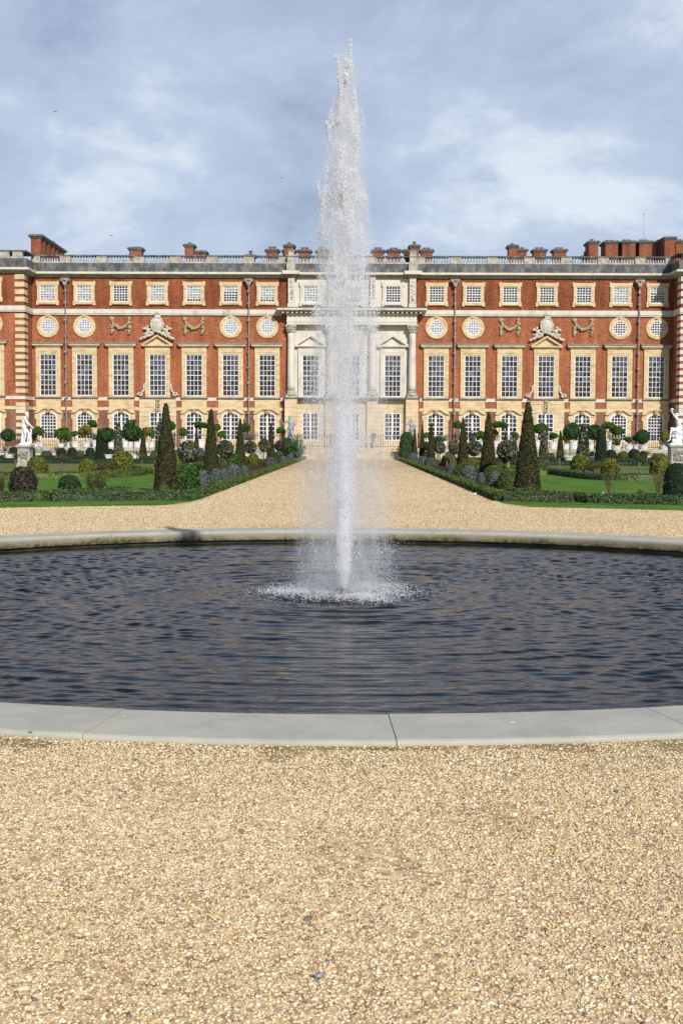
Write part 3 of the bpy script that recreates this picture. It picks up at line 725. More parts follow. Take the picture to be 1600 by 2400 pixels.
# ------------------------------------------------------------------ GROUND, TERRACE, LAWNS
def struct(o): o['kind'] = 'structure'; return o
PC = Vector((0.05, 15.4, 0)); RO, RI = 8.55, 7.80          # pond centre, outer and inner radius of the coping
def gravel_mat():
    m, t, b = new_mat('gravel_bed'); n, l = t.nodes.new, t.links.new
    g = n('ShaderNodeNewGeometry')
    vo = n('ShaderNodeTexVoronoi'); vo.inputs['Scale'].default_value = 36; l(g.outputs['Position'], vo.inputs['Vector'])
    vs = n('ShaderNodeSeparateColor'); l(vo.outputs['Color'], vs.inputs[0])
    n1 = n('ShaderNodeTexNoise'); n1.inputs['Scale'].default_value = 12; n1.inputs['Detail'].default_value = 6; n1.inputs['Roughness'].default_value = .9
    mp = n('ShaderNodeMapping'); mp.inputs['Scale'].default_value = (1, .8, 1); l(g.outputs['Position'], mp.inputs[0]); l(mp.outputs[0], n1.inputs['Vector'])
    mm = n('ShaderNodeMix'); mm.data_type = 'FLOAT'; mm.inputs['Factor'].default_value = .30; l(vs.outputs[0], mm.inputs['A']); l(n1.outputs['Fac'], mm.inputs['B'])
    r = n('ShaderNodeValToRGB'); l(mm.outputs['Result'], r.inputs[0]); e = r.color_ramp.elements
    e[0].position = .16; e[0].color = (.30, .21, .12, 1); e[1].position = .86; e[1].color = (.84, .69, .47, 1)
    for p, c in ((.30, (.44, .305, .165)), (.52, (.58, .425, .25)), (.70, (.68, .52, .33))): q = e.new(p); q.color = rgba(c)
    # broad worn and damp patches
    n2 = n('ShaderNodeTexNoise'); n2.inputs['Scale'].default_value = .35; n2.inputs['Detail'].default_value = 5; l(g.outputs['Position'], n2.inputs['Vector'])
    r2 = n('ShaderNodeValToRGB'); l(n2.outputs['Fac'], r2.inputs[0]); r2.color_ramp.elements[0].position = .36; r2.color_ramp.elements[0].color = (.80, .73, .64, 1); r2.color_ramp.elements[1].position = .58; r2.color_ramp.elements[1].color = (1, 1, 1, 1)
    mu = n('ShaderNodeMix'); mu.data_type = 'RGBA'; mu.blend_type = 'MULTIPLY'; mu.inputs['Factor'].default_value = 1
    l(r.outputs[0], mu.inputs['A']); l(r2.outputs[0], mu.inputs['B'])
    vs2 = n('ShaderNodeVectorMath'); vs2.operation = 'DISTANCE'; l(g.outputs['Position'], vs2.inputs[0]); vs2.inputs[1].default_value = (PC.x, PC.y, 0)
    mr = n('ShaderNodeMapRange'); l(vs2.outputs['Value'], mr.inputs['Value']); mr.inputs['From Min'].default_value = RO; mr.inputs['From Max'].default_value = RO + 1.0; mr.inputs['To Min'].default_value = 1; mr.inputs['To Max'].default_value = 0
    n4 = n('ShaderNodeTexNoise'); n4.inputs['Scale'].default_value = 2.0; n4.inputs['Detail'].default_value = 6; l(g.outputs['Position'], n4.inputs['Vector'])
    ml = n('ShaderNodeMath'); ml.operation = 'MULTIPLY'; l(mr.outputs[0], ml.inputs[0]); l(n4.outputs['Fac'], ml.inputs[1]); ml2 = n('ShaderNodeMath'); ml2.operation = 'MULTIPLY'; ml2.use_clamp = True; l(ml.outputs[0], ml2.inputs[0]); ml2.inputs[1].default_value = 1.7
    md = n('ShaderNodeMix'); md.data_type = 'RGBA'; l(ml2.outputs[0], md.inputs['Factor']); l(mu.outputs['Result'], md.inputs['A']); md.inputs['B'].default_value = (.20, .155, .065, 1)   # damp greenish grit beside the coping
    l(md.outputs['Result'], b.inputs['Base Color'])
    b.inputs['Roughness'].default_value = .95; b.inputs['Specular IOR Level'].default_value = .1
    bp = n('ShaderNodeBump'); bp.inputs['Strength'].default_value = .5; bp.inputs['Distance'].default_value = .008
    l(vo.outputs['Distance'], bp.inputs['Height']); l(bp.outputs[0], b.inputs['Normal'])
    return m
MT['gravel'] = gravel_mat()
def annulus_sheet(name, z, r_in, ext, m, n=96, loc=(0, 0)):
    """a sheet with a round hole for the pond that reaches to the horizon"""
    vs, fs = [], []
    rs = [r_in, 12, 30, 120, ext]
    for r in rs: vs += [(PC.x + r * math.cos(2 * math.pi * i / n), PC.y + r * math.sin(2 * math.pi * i / n), z) for i in range(n)]
    for j in range(len(rs) - 1): fs += [(j * n + i, j * n + (i + 1) % n, (j + 1) * n + (i + 1) % n, (j + 1) * n + i) for i in range(n)]
    mb = MB(); mb.add(vs, fs); return struct(mb.build(name, m))
annulus_sheet('gravel_ground', 0, RI + .2, 3000, MT['gravel'])
MT['lawn'] = noise_mat('mown_grass', [(.045, .105, .010), (.078, .165, .016), (.13, .225, .027)], .9, .9, .5, 40, (1, 1, 1), coords='World', spec=.15, bdist=.03)
MT['lawn_dry'] = noise_mat('dry_mown_grass', [(.075, .105, .028), (.12, .155, .042), (.17, .185, .065)], 1.2, .9, .5, 40, (.25, 1.6, 1), coords='World', spec=.15, bdist=.03)
MT['soil'] = noise_mat('dark_soil', [(.022, .014, .010), (.045, .029, .020), (.08, .055, .04)], 3, .95, .8, 15, coords='World', bdist=.05, spec=.1)
def sheet(name, poly, z, m):
    mb = MB(); mb.add([(x, y, z) for x, y in poly], [tuple(range(len(poly)))]); return struct(mb.build(name, m))
def arc(r, x0, x1, n=24):
    return [(x0 + (x1 - x0) * i / n, PC.y + math.sqrt(r * r - (x0 + (x1 - x0) * i / n - PC.x) ** 2)) for i in range(n + 1)]
PXW = 4.12                                                  # half width of the gravel path
TW_Y = 118.0                                                # terrace wall
def bez(pts, n=40):
    """smooth line through the points"""
    pts = [Vector((p[0], p[1])) for p in pts]; P_ = [pts[0]] + pts + [pts[-1]]; out = []
    for i in range(len(pts) - 1):
        a, b, c, d = P_[i:i + 4]
        for k in range(n // (len(pts) - 1) + 1):
            t = k / (n // (len(pts) - 1) + 1); out.append(tuple(.5 * ((2 * b) + (c - a) * t + (2 * a - 5 * b + 4 * c - d) * t * t + (3 * b - a - 3 * c + d) * t ** 3)))
    out.append(tuple(pts[-1])); return out
def gp(pts): return [(ground(a, b).x, ground(a, b).y) for a, b in pts]
for s_ in (-1, 1):
    a = [(s_ * x, y) for x, y in arc(17.6, 4.7, 16.5)]      # lawn: from the arc round the pond to the terrace
    mb_ = [(s_ * 4.15, 35.4), (s_ * 4.15, TW_Y)] + [(s_ * 48, TW_Y), (s_ * 48, 26)]
    poly = [(s_ * 4.2, 34.4)] + a + [(s_ * 48, 20)] + [(s_ * 48, TW_Y), (s_ * PXW, TW_Y), (s_ * PXW, 35.8)]
    sheet('lawn', poly if s_ > 0 else poly[::-1], .006, MT['lawn'])
    sheet('flower_bed', [(s_ * 4.3, 36.0), (s_ * 6.0, 35.6), (s_ * 6.6, 50), (s_ * 8.0, 80), (s_ * 8.0, 112), (s_ * 4.3, 112)][::s_], .012, MT['soil'])
    sheet('dry_lawn', [(s_ * 9.4, 62), (s_ * 11, 59), (s_ * 40, 57), (s_ * 40, 88), (s_ * 9.4, 90)][::s_], .010, MT['lawn_dry'])
    hb_ = [(x * 1.0, y) for x, y in arc(20.9, 7.5, 16)]
    sheet('flower_bed', ([(s_ * x, y) for x, y in hb_] + [(s_ * x, y + 1.3) for x, y in hb_[::-1]])[::s_], .014, MT['soil'])
    sheet('flower_bed', [(s_ * 10.2, 58.6), (s_ * 15, 56.0), (s_ * 34, 56.0), (s_ * 34, 58.8), (s_ * 14, 60), (s_ * 10.6, 63)][::s_], .014, MT['soil'])
# terrace: top slab, wall, steps
mb = MB(); mb.box(-70, -5.3, TW_Y, FY + 1, -.3, ZT); mb.box(5.3, 70, TW_Y, FY + 1, -.3, ZT); mb.box(-5.297, 5.297, TW_Y + 2.1, FY + 1, -.3, ZT - .003)
struct(mb.build('terrace', MT['rstone']))
for s_ in (-1, 1):
    tw = empty('terrace_wall', (s_ * 20, TW_Y, 0), 'low cream stone retaining wall below the planters on the %s of the steps' % ('left' if s_ < 0 else 'right'), 'wall')
    mb = MB(); mb.box(*sorted((s_ * 5.31, s_ * 70)), TW_Y - .25, TW_Y - .003, -.2, ZT - .32)
    mb.build('wall_face', MT['rstone'], tw)
    mb = MB(); mb.box(*sorted((s_ * 5.31, s_ * 70)), TW_Y - .42, TW_Y + .4, ZT - .317, ZT + .03); mb.box(*sorted((s_ * 5.31, s_ * 70)), TW_Y - .33, TW_Y - .26, ZT - .47, ZT - .32)
    for k in range(14): mb.box(*sorted((s_ * (8 + 4.4 * k), s_ * (8.7 + 4.4 * k))), TW_Y - .36, TW_Y - .26, -.2, ZT - .475)
    mb.build('coping', MT['pstone'], tw)
st = empty('stone_steps', (0, TW_Y, 0), 'wide cream stone steps at the end of the gravel path', 'steps')
for k in range(7):
    z1 = ZT * (k + 1) / 7
    mb = MB(); y0 = TW_Y - .5 + .38 * k; mb.box(-5.29, 5.29, y0, TW_Y + 2.2, z1 - ZT / 7 + (.002 if k else -.2), z1 - .05); mb.box(-5.29, 5.29, y0 - .05, TW_Y + 2.2, z1 - .048, z1)
    mb.build('step', MT['rstone'], st)
# iron railings
def railing(s_, xs, label):
    r_ = empty('iron_railing', (xs[0], 121.3, ZT), label, 'railing')
    n = max(1, round(abs(xs[1] - xs[0]) / 3.55)); w = (xs[1] - xs[0]) / n
    for i in range(n):
        mb = MB(); a = xs[0] + i * w
        for z_ in (.15, 1.12): mb.box(*sorted((a, a + w)), 121.28, 121.32, ZT + z_, ZT + z_ + .05)
        k = 17
        for j in range(k):
            x = a + w * (j + .5) / k; mb.box(x - .016, x + .016, 121.285, 121.315, ZT, ZT + 1.38)
        mb.build('railing_panel', MT['iron'], r_)
        mb = MB(); mb.box(a - .05, a + .05, 121.25, 121.35, ZT, ZT + 1.5); mb.build('post', MT['iron'], r_)
railing(-1, (-6.3, -48), 'long black iron railing in front of the left wing')
railing(1, (6.3, 48), 'long black iron railing in front of the right wing')
railing(1, (-5.9, 5.9), 'short black iron railing at the top of the stone steps')

# ------------------------------------------------------------------ POND
bs = empty('pond_basin', (PC.x, PC.y, 0), 'round pond basin edged with smooth grey stone coping on gravel', 'pond')
NS = 31; OFF = math.atan2(0.315, -7.8)                       # a joint a little right of the middle
prof = [(RI, -.135), (RI - .004, -.03), (RI + .012, .006), (RI + .04, .024), (RI + .08, .03), (RO - .03, .03), (RO - .008, .022), (RO, .0), (RO, -.135)]
def coping_mat():
    m = MT['coping'].copy(); m.name = 'mossy_grey_coping'; t = m.node_tree; n, l = t.nodes.new, t.links.new; b = t.nodes['Principled BSDF']
    base = b.inputs['Base Color'].links[0].from_socket
    g = n('ShaderNodeNewGeometry'); s = n('ShaderNodeSeparateXYZ'); l(g.outputs['Position'], s.inputs[0])
    no = n('ShaderNodeTexNoise'); no.inputs['Scale'].default_value = 1.1; no.inputs['Detail'].default_value = 10; no.inputs['Roughness'].default_value = .7; l(g.outputs['Position'], no.inputs['Vector'])
    # moss grows on the damp lower part of the inner face
    ma = n('ShaderNodeMath'); ma.operation = 'MULTIPLY_ADD'; l(s.outputs['Z'], ma.inputs[0]); ma.inputs[1].default_value = -3.6; l(no.outputs['Fac'], ma.inputs[2])
    rr = n('ShaderNodeValToRGB'); l(ma.outputs[0], rr.inputs[0]); rr.color_ramp.elements[0].position = .62; rr.color_ramp.elements[1].position = .95
    n2 = n('ShaderNodeTexNoise'); n2.inputs['Scale'].default_value = 14; n2.inputs['Detail'].default_value = 4; l(g.outputs['Position'], n2.inputs['Vector'])
    mc = n('ShaderNodeValToRGB'); l(n2.outputs['Fac'], mc.inputs[0]); e = mc.color_ramp.elements
    e[0].position = .35; e[0].color = (.018, .016, .010, 1); e[1].position = .7; e[1].color = (.17, .16, .035, 1); q = e.new(.5); q.color = (.06, .055, .02, 1)
    st_ = n('ShaderNodeMapRange'); l(s.outputs['Z'], st_.inputs['Value']); st_.inputs['From Min'].default_value = .026; st_.inputs['From Max'].default_value = -.02; st_.inputs['To Max'].default_value = .72
    ms = n('ShaderNodeMix'); ms.data_type = 'RGBA'; l(st_.outputs[0], ms.inputs['Factor']); l(base, ms.inputs['A']); ms.inputs['B'].default_value = (.19, .16, .105, 1)   # brown water stain on the inner face
    base = ms.outputs['Result']
    mm = n('ShaderNodeMix'); mm.data_type = 'RGBA'; l(rr.outputs[0], mm.inputs['Factor']); l(base, mm.inputs['A']); l(mc.outputs[0], mm.inputs['B']); l(mm.outputs['Result'], b.inputs['Base Color'])
    g3 = n('ShaderNodeNewGeometry'); return m
CM = coping_mat()
MT['wetwall'] = noise_mat('wet_dark_wall', [(.006, .006, .004), (.02, .02, .010), (.05, .05, .02)], 2, .5, .4, 12, coords='World')
for k in range(NS):
    a0 = OFF + 2 * math.pi * k / NS + .0003; a1 = OFF + 2 * math.pi * (k + 1) / NS - .0003; n = 7; mb = MB(); vs = []
    dz = rng.normal(0, .0015); dr = rng.normal(0, .002)
    for i in range(n):
        a = a0 + (a1 - a0) * i / (n - 1); vs += [(PC.x + (r + dr) * math.sin(a), PC.y + (r + dr) * math.cos(a), z + dz) for r, z in prof]
    q = len(prof); fs = [(i * q + j, i * q + j + 1, (i + 1) * q + j + 1, (i + 1) * q + j) for i in range(n - 1) for j in range(q - 1)]
    fs += [tuple(range(q - 1, -1, -1)), tuple((n - 1) * q + j for j in range(q))]
    # OFF counts from +Y, so sin/cos are swapped above
    mb.add(vs, fs); mb.build('coping_stone', CM, bs)
mb = MB(); n = 96; vs = []
for r, z in ((RI + .06, -.13), (RI + .06, -.9)): vs += [(PC.x + r * math.cos(2 * math.pi * i / n), PC.y + r * math.sin(2 * math.pi * i / n), z) for i in range(n)]
mb.add(vs, [(i, n + i, n + (i + 1) % n, (i + 1) % n) for i in range(n)]); mb.build('basin_wall', MT['wetwall'], bs)

# water: a real rippled surface
ZW = -.19
def water():
    s = .022; h_ = RI + .03; k = int(2 * h_ / s) + 1
    g = np.linspace(-h_, h_, k); X, Y = np.meshgrid(g, g); Rr = np.hypot(X, Y); Hh = np.zeros_like(X)
    rg = np.random.default_rng(11)
    for i in range(80):                                     # wind ripples, mostly running towards the camera
        lam = .09 * 2 ** (2.15 * rg.uniform(0, 1) ** 1.3); a = rg.normal(-math.pi / 2, .33); amp = .0088 * lam ** .95 * rg.uniform(.5, 1)
        kx, ky = 2 * math.pi / lam * math.cos(a), 2 * math.pi / lam * math.sin(a)
        md = .55 + .45 * np.sin(X * rg.uniform(-.9, .9) + Y * rg.uniform(-.9, .9) + rg.uniform(0, 6.28))
        ph = kx * X + ky * Y + rg.uniform(0, 6.28) + .8 * np.sin(X * rg.uniform(.3, 1.5) + Y * rg.uniform(.3, 1.5))
        Hh += amp * md * (np.sin(ph) if i % 2 else 1.5 * (1 - np.sqrt(np.sin(ph / 2) ** 2 + .02)))
    Hh *= .28 + .72 * np.clip((np.abs(X) - .3) / 3.5, 0, 1)
    for i in range(34):                                     # rings spreading from the falling water
        a = rg.uniform(0, 6.28); rr = rg.uniform(.0, .22); d = np.hypot(X - rr * math.cos(a), Y - rr * math.sin(a)); lam = .11 * 2 ** rg.uniform(0, 2.0)
        an = np.arctan2(Y, X); Hh += .0092 * lam ** .95 * (.6 + .4 * np.sin(an * rg.integers(3, 9) + rg.uniform(0, 6.28) + d * 1.3)) * np.sin(2 * math.pi * d / lam + rg.uniform(0, 6.28) + 1.1 * np.sin(an * rg.integers(4, 14) + rg.uniform(0, 6.28) + d * .8)) * np.exp(-d / 7)
    Hh += rg.normal(0, .006, X.shape) * np.exp(-((Rr - .75) / .45) ** 2)
    Hh *= np.clip((RI - Rr) / 1.3, .22, 1)
    keep = Rr <= h_ + .02; idx = -np.ones(X.shape, int); idx[keep] = np.arange(keep.sum())
    v = np.stack([X[keep] + PC.x, Y[keep] + PC.y, Hh[keep] + ZW], 1)
    q = np.stack([idx[:-1, :-1], idx[:-1, 1:], idx[1:, 1:], idx[1:, :-1]], -1).reshape(-1, 4); q = q[(q >= 0).all(1)]
    m, t, b = new_mat('dark_rippled_water'); b.inputs['Base Color'].default_value = (.006, .009, .012, 1); b.inputs['Roughness'].default_value = .04; b.inputs['IOR'].default_value = 1.25; b.inputs['Specular IOR Level'].default_value = .30
    nn, l = t.nodes.new, t.links.new; g_ = nn('ShaderNodeNewGeometry'); mp = nn('ShaderNodeMapping'); mp.inputs['Scale'].default_value = (.16, 1, 1); l(g_.outputs['Position'], mp.inputs[0])
    no = nn('ShaderNodeTexNoise'); no.inputs['Scale'].default_value = 13; no.inputs['Detail'].default_value = 3; l(mp.outputs[0], no.inputs['Vector'])
    bp = nn('ShaderNodeBump'); bp.inputs['Strength'].default_value = .8; bp.inputs['Distance'].default_value = .014; l(no.outputs['Fac'], bp.inputs['Height']); l(bp.outputs[0], b.inputs['Normal'])
    struct(obj_np('water', v, q, m, smooth=True))
water()

# ------------------------------------------------------------------ FOUNTAIN
J = Vector((at(805, 1378, 15.4).x, 15.4, ZW))
ft = empty('fountain', tuple(J), 'tall white jet of water rising from a nozzle in the middle of the pond', 'fountain')
mb = MB(); mb.lathe([(.08, ZW - .35), (.08, ZW - .02), (.055, ZW + .0), (.055, ZW + .055), (.045, ZW + .06)], J.x, J.y, 16); mb.build('nozzle', MT['iron'], ft)
def drop_mat(name, col, tr=.35, clear=.2):
    m, t, b = new_mat(name); b.inputs['Base Color'].default_value = rgba(col); b.inputs['Roughness'].default_value = .3; b.inputs['Specular IOR Level'].default_value = .5
    n, l = t.nodes.new, t.links.new; o = [x for x in t.nodes if x.type == 'OUTPUT_MATERIAL'][0]
    ts = n('ShaderNodeBsdfTranslucent'); ts.inputs['Color'].default_value = rgba(col); mx = n('ShaderNodeMixShader'); mx.inputs[0].default_value = tr
    l(b.outputs[0], mx.inputs[1]); l(ts.outputs[0], mx.inputs[2])
    tp = n('ShaderNodeBsdfTransparent'); m2 = n('ShaderNodeMixShader'); m2.inputs[0].default_value = clear
    l(mx.outputs[0], m2.inputs[1]); l(tp.outputs[0], m2.inputs[2]); l(m2.outputs[0], o.inputs['Surface']); return m
MT['foam'] = drop_mat('white_foaming_water', (.96, .975, 1.0), .36, .30); MT['drops'] = drop_mat('falling_water_drops', (.96, .975, 1.0), .42, .45)
OCT_V = np.array([(1, 0, 0), (-1, 0, 0), (0, 1, 0), (0, -1, 0), (0, 0, 1), (0, 0, -1)], float)
OCT_F = np.array([(0, 2, 4), (2, 1, 4), (1, 3, 4), (3, 0, 4), (2, 0, 5), (1, 2, 5), (3, 1, 5), (0, 3, 5)])
def swarm(name, C, S, m, parent, lean=.25):
    """one drop of water at each centre C (n,3), half sizes S (n,3)"""
    n = len(C); V = OCT_V[None] * S[:, None, :]
    V = V + (V[:, :, 2:3] * rng.normal(0, lean, (n, 1, 2)) @ np.array([[1, 0, 0], [0, 1, 0]])) if lean else V
    V = V + C[:, None, :]
    Fc = OCT_F[None] + (np.arange(n) * 6)[:, None, None]
    base = np.array(wloc(parent)) if parent else 0
    return obj_np(name, (V.reshape(-1, 3) - base), Fc.reshape(-1, 3), m, parent, smooth=True)
_r = np.arange(0, 2401, 20); _h = np.array([at(805, float(q), 15.4).z for q in _r])
zpy = lambda py: np.interp(py, _r, _h)                    # height of a photo row at the jet
pxm = 15.4 / 3000.0
def interp(py, tab): return np.interp(py, [a for a, _ in tab], [b for _, b in tab])
ENV = [(92, 10), (115, 14), (140, 22), (200, 30), (260, 38), (300, 44), (400, 54), (500, 62), (600, 68), (700, 76), (800, 86), (900, 98), (1000, 108), (1100, 114), (1200, 118), (1300, 120), (1385, 125)]
CEN = [(92, 815), (140, 803), (200, 804), (300, 804), (400, 800), (500, 798), (700, 806), (900, 808), (1100, 812), (1385, 813)]
COREW = [(92, 6), (200, 18), (400, 20), (600, 22), (800, 26), (900, 26), (1000, 32), (1050, 32), (1150, 27), (1250, 21), (1330, 18), (1372, 7)]
def pos(px, py, dep):  # px offsets -> metres around the jet
    return np.stack([J.x + (px - 805) * pxm, J.y + dep * pxm, zpy(py)], 1)
LAT = np.random.default_rng(3).random((40, 40, 120))
def vnoise(p):
    i = np.floor(p).astype(int); f = p - i; f = f * f * (3 - 2 * f); r_ = 0
    for a in (0, 1):
        for b in (0, 1):
            for k in (0, 1):
                r_ = r_ + LAT[(i[:, 0] + a) % 40, (i[:, 1] + b) % 40, (i[:, 2] + k) % 120] * (f[:, 0] if a else 1 - f[:, 0]) * (f[:, 1] if b else 1 - f[:, 1]) * (f[:, 2] if k else 1 - f[:, 2])
    return r_
def streak(px, py, dep, s=1.0):   # streaky, ropy density of the water, 0..1
    p = np.stack([px + .12 * (py % 7), dep, py], 1)
    return .5 * vnoise(p / np.array([13, 17, 46]) / s) + .32 * vnoise(p / np.array([5.5, 8, 17]) / s + 11) + .18 * vnoise(p / np.array([2.5, 4, 7]) / s + 23)
# 1 rising core
n = 24000; u = rng.uniform(0, 1, n); py = 1374 - (1374 - 150) * u ** 1.35; w = interp(py, COREW)
a = rng.uniform(0, 6.283, n); rr = np.abs(rng.normal(0, .50, n)); c = interp(py, [(92, 808), (400, 802), (700, 806), (1000, 802), (1200, 806), (1374, 805)])
px = c + w * rr * np.cos(a) + 5 * np.sin(py / 60); dep = w * rr * np.sin(a); k = (streak(px, py, dep) > interp(py, [(92, .56), (300, .55), (900, .53), (1050, .44), (1250, .25), (1374, 0)])); px, py, dep, n = px[k], py[k], dep[k], int(k.sum())
C = pos(px, py, dep); sz = rng.uniform(.0028, .0066, n)
swarm('rising_core', C, np.stack([sz, sz, sz * rng.uniform(1.5, 6, n)], 1), MT['foam'], ft)['kind'] = 'stuff'
# solid foot of the jet
mb = MB(); pr = []
for i in range(46):
    y_ = 1372 - 420 * i / 45; pr.append((interp(y_, COREW) * pxm * (.98 - .90 * (i / 45) ** 1.3) * (1 + .10 * math.sin(i * 2.1)), zpy(y_) - .03 * (i == 0)))
mb.lathe(pr, J.x, J.y, 18); mb.v = [(x + rng.normal(0, .006), y + rng.normal(0, .006), z) for x, y, z in mb.v]; mb.build('jet_column', MT['foam'], ft, True)
# 2 ropes and sheets of water thrown up and falling: only where the streaky density is high
n = 260000; py = 125 + (1330 - 125) * rng.beta(1.15, 1.35, n); e = interp(py, ENV); q = rng.beta(1.7, 1.15, n); a = rng.uniform(0, 6.283, n)
e = e * (1 + .16 * np.sin(py / 37 + 2 * a) + .10 * np.sin(py / 14 + 3 * a)); px = interp(py, CEN) + q * e * .93 * np.cos(a); dep = q * e * np.sin(a)
dens = streak(px, py, dep); thr = interp(py, [(120, .72), (160, .66), (210, .61), (300, .598), (600, .622), (750, .625), (1000, .675), (1330, .72)]) + rng.normal(0, .018, n)
k = dens > thr; px, py, dep, n = px[k], py[k], dep[k], int(k.sum()); sz = rng.uniform(.0020, .0058, n)
swarm('water_clumps', pos(px, py, dep), np.stack([sz, sz, sz * rng.uniform(1, 3.2, n)], 1), MT['foam'], ft)['kind'] = 'stuff'
print('clumps', n)
for x_, y0, y1, dx_ in ((783, 130, 190, 10), (814, 92, 150, 3), (806, 140, 175, 6), (760, 285, 330, 6), (741, 425, 470, 4)):   # single ropes at the ragged top
    k = 330; t = rng.uniform(0, 1, k); px = x_ + dx_ * t + rng.normal(0, 1.6, k) * (1.6 - t); py = y0 + (y1 - y0) * t ** 1.3; sz = rng.uniform(.002, .0055, k)
    swarm('water_rope', pos(px, py, rng.normal(0, 3, k)), np.stack([sz, sz, sz * 1.8], 1), MT['foam'], ft)['kind'] = 'stuff'
# 3 curtain of falling drops
n = 70000; py = 120 + (1385 - 120) * rng.beta(1.7, 1.0, n); e = interp(py, ENV); q = np.sqrt(rng.uniform(0, 1, n)); q = np.where(rng.random(n) < .5, q, rng.beta(5, 1.6, n)) * (1 + np.abs(rng.normal(0, .06, n)))
a = rng.uniform(0, 6.283, n); px = interp(py, CEN) + q * e * np.cos(a); dep = q * e * np.sin(a); k = streak(px, py, dep, .8) > rng.uniform(.38, .60, n); px, py, dep, n = px[k], py[k], dep[k], int(k.sum())
C = pos(px, py, dep); sz = rng.uniform(.0010, .0034, n) * np.where(rng.random(n) < .04, 1.8, 1)
swarm('falling_drops', C, np.stack([sz, sz, sz * rng.uniform(1, 3.2, n)], 1), MT['drops'], ft)['kind'] = 'stuff'
n = 80000; py = 135 + (1385 - 135) * rng.beta(1.7, 1.0, n); e = interp(py, ENV) * 1.06; q = np.sqrt(rng.uniform(0, 1, n)) * (1 + np.abs(rng.normal(0, .07, n))); a = rng.uniform(0, 6.283, n)
px = interp(py, CEN) + q * e * np.cos(a) + np.where(rng.random(n) < .3, np.abs(rng.normal(0, 14, n)), 0); dep = q * e * np.sin(a); k = streak(px, py, dep, 1.6) > rng.uniform(.30, .62, n); C = pos(px, py, dep)[k]; n = len(C)
TET = np.array([(1, 1, 1), (1, -1, -1), (-1, 1, -1), (-1, -1, 1)], float); V = TET[None] * rng.uniform(.0009, .0017, (n, 1, 1)) * np.where(rng.random((n, 1, 3)) < .5, -1, 1) + C[:, None, :] - np.array(J)
FT = np.array([(0, 1, 2), (0, 3, 1), (0, 2, 3), (1, 3, 2)]); obj_np('fine_mist', V.reshape(-1, 3), (FT[None] + (np.arange(n) * 4)[:, None, None]).reshape(-1, 3), MT['drops'], ft)['kind'] = 'stuff'
# stray drops blown to the sides
n = 2600; py = rng.uniform(180, 1340, n); px = interp(py, CEN) + rng.choice([-1, 1], n, p=[.35, .65]) * interp(py, ENV) * (1 + np.abs(rng.normal(0, .22, n))); C = pos(px, py, rng.normal(0, 40, n)); sz = rng.uniform(.0012, .0034, n)
swarm('stray_drops', C, np.stack([sz, sz, sz], 1), MT['drops'], ft)['kind'] = 'stuff'
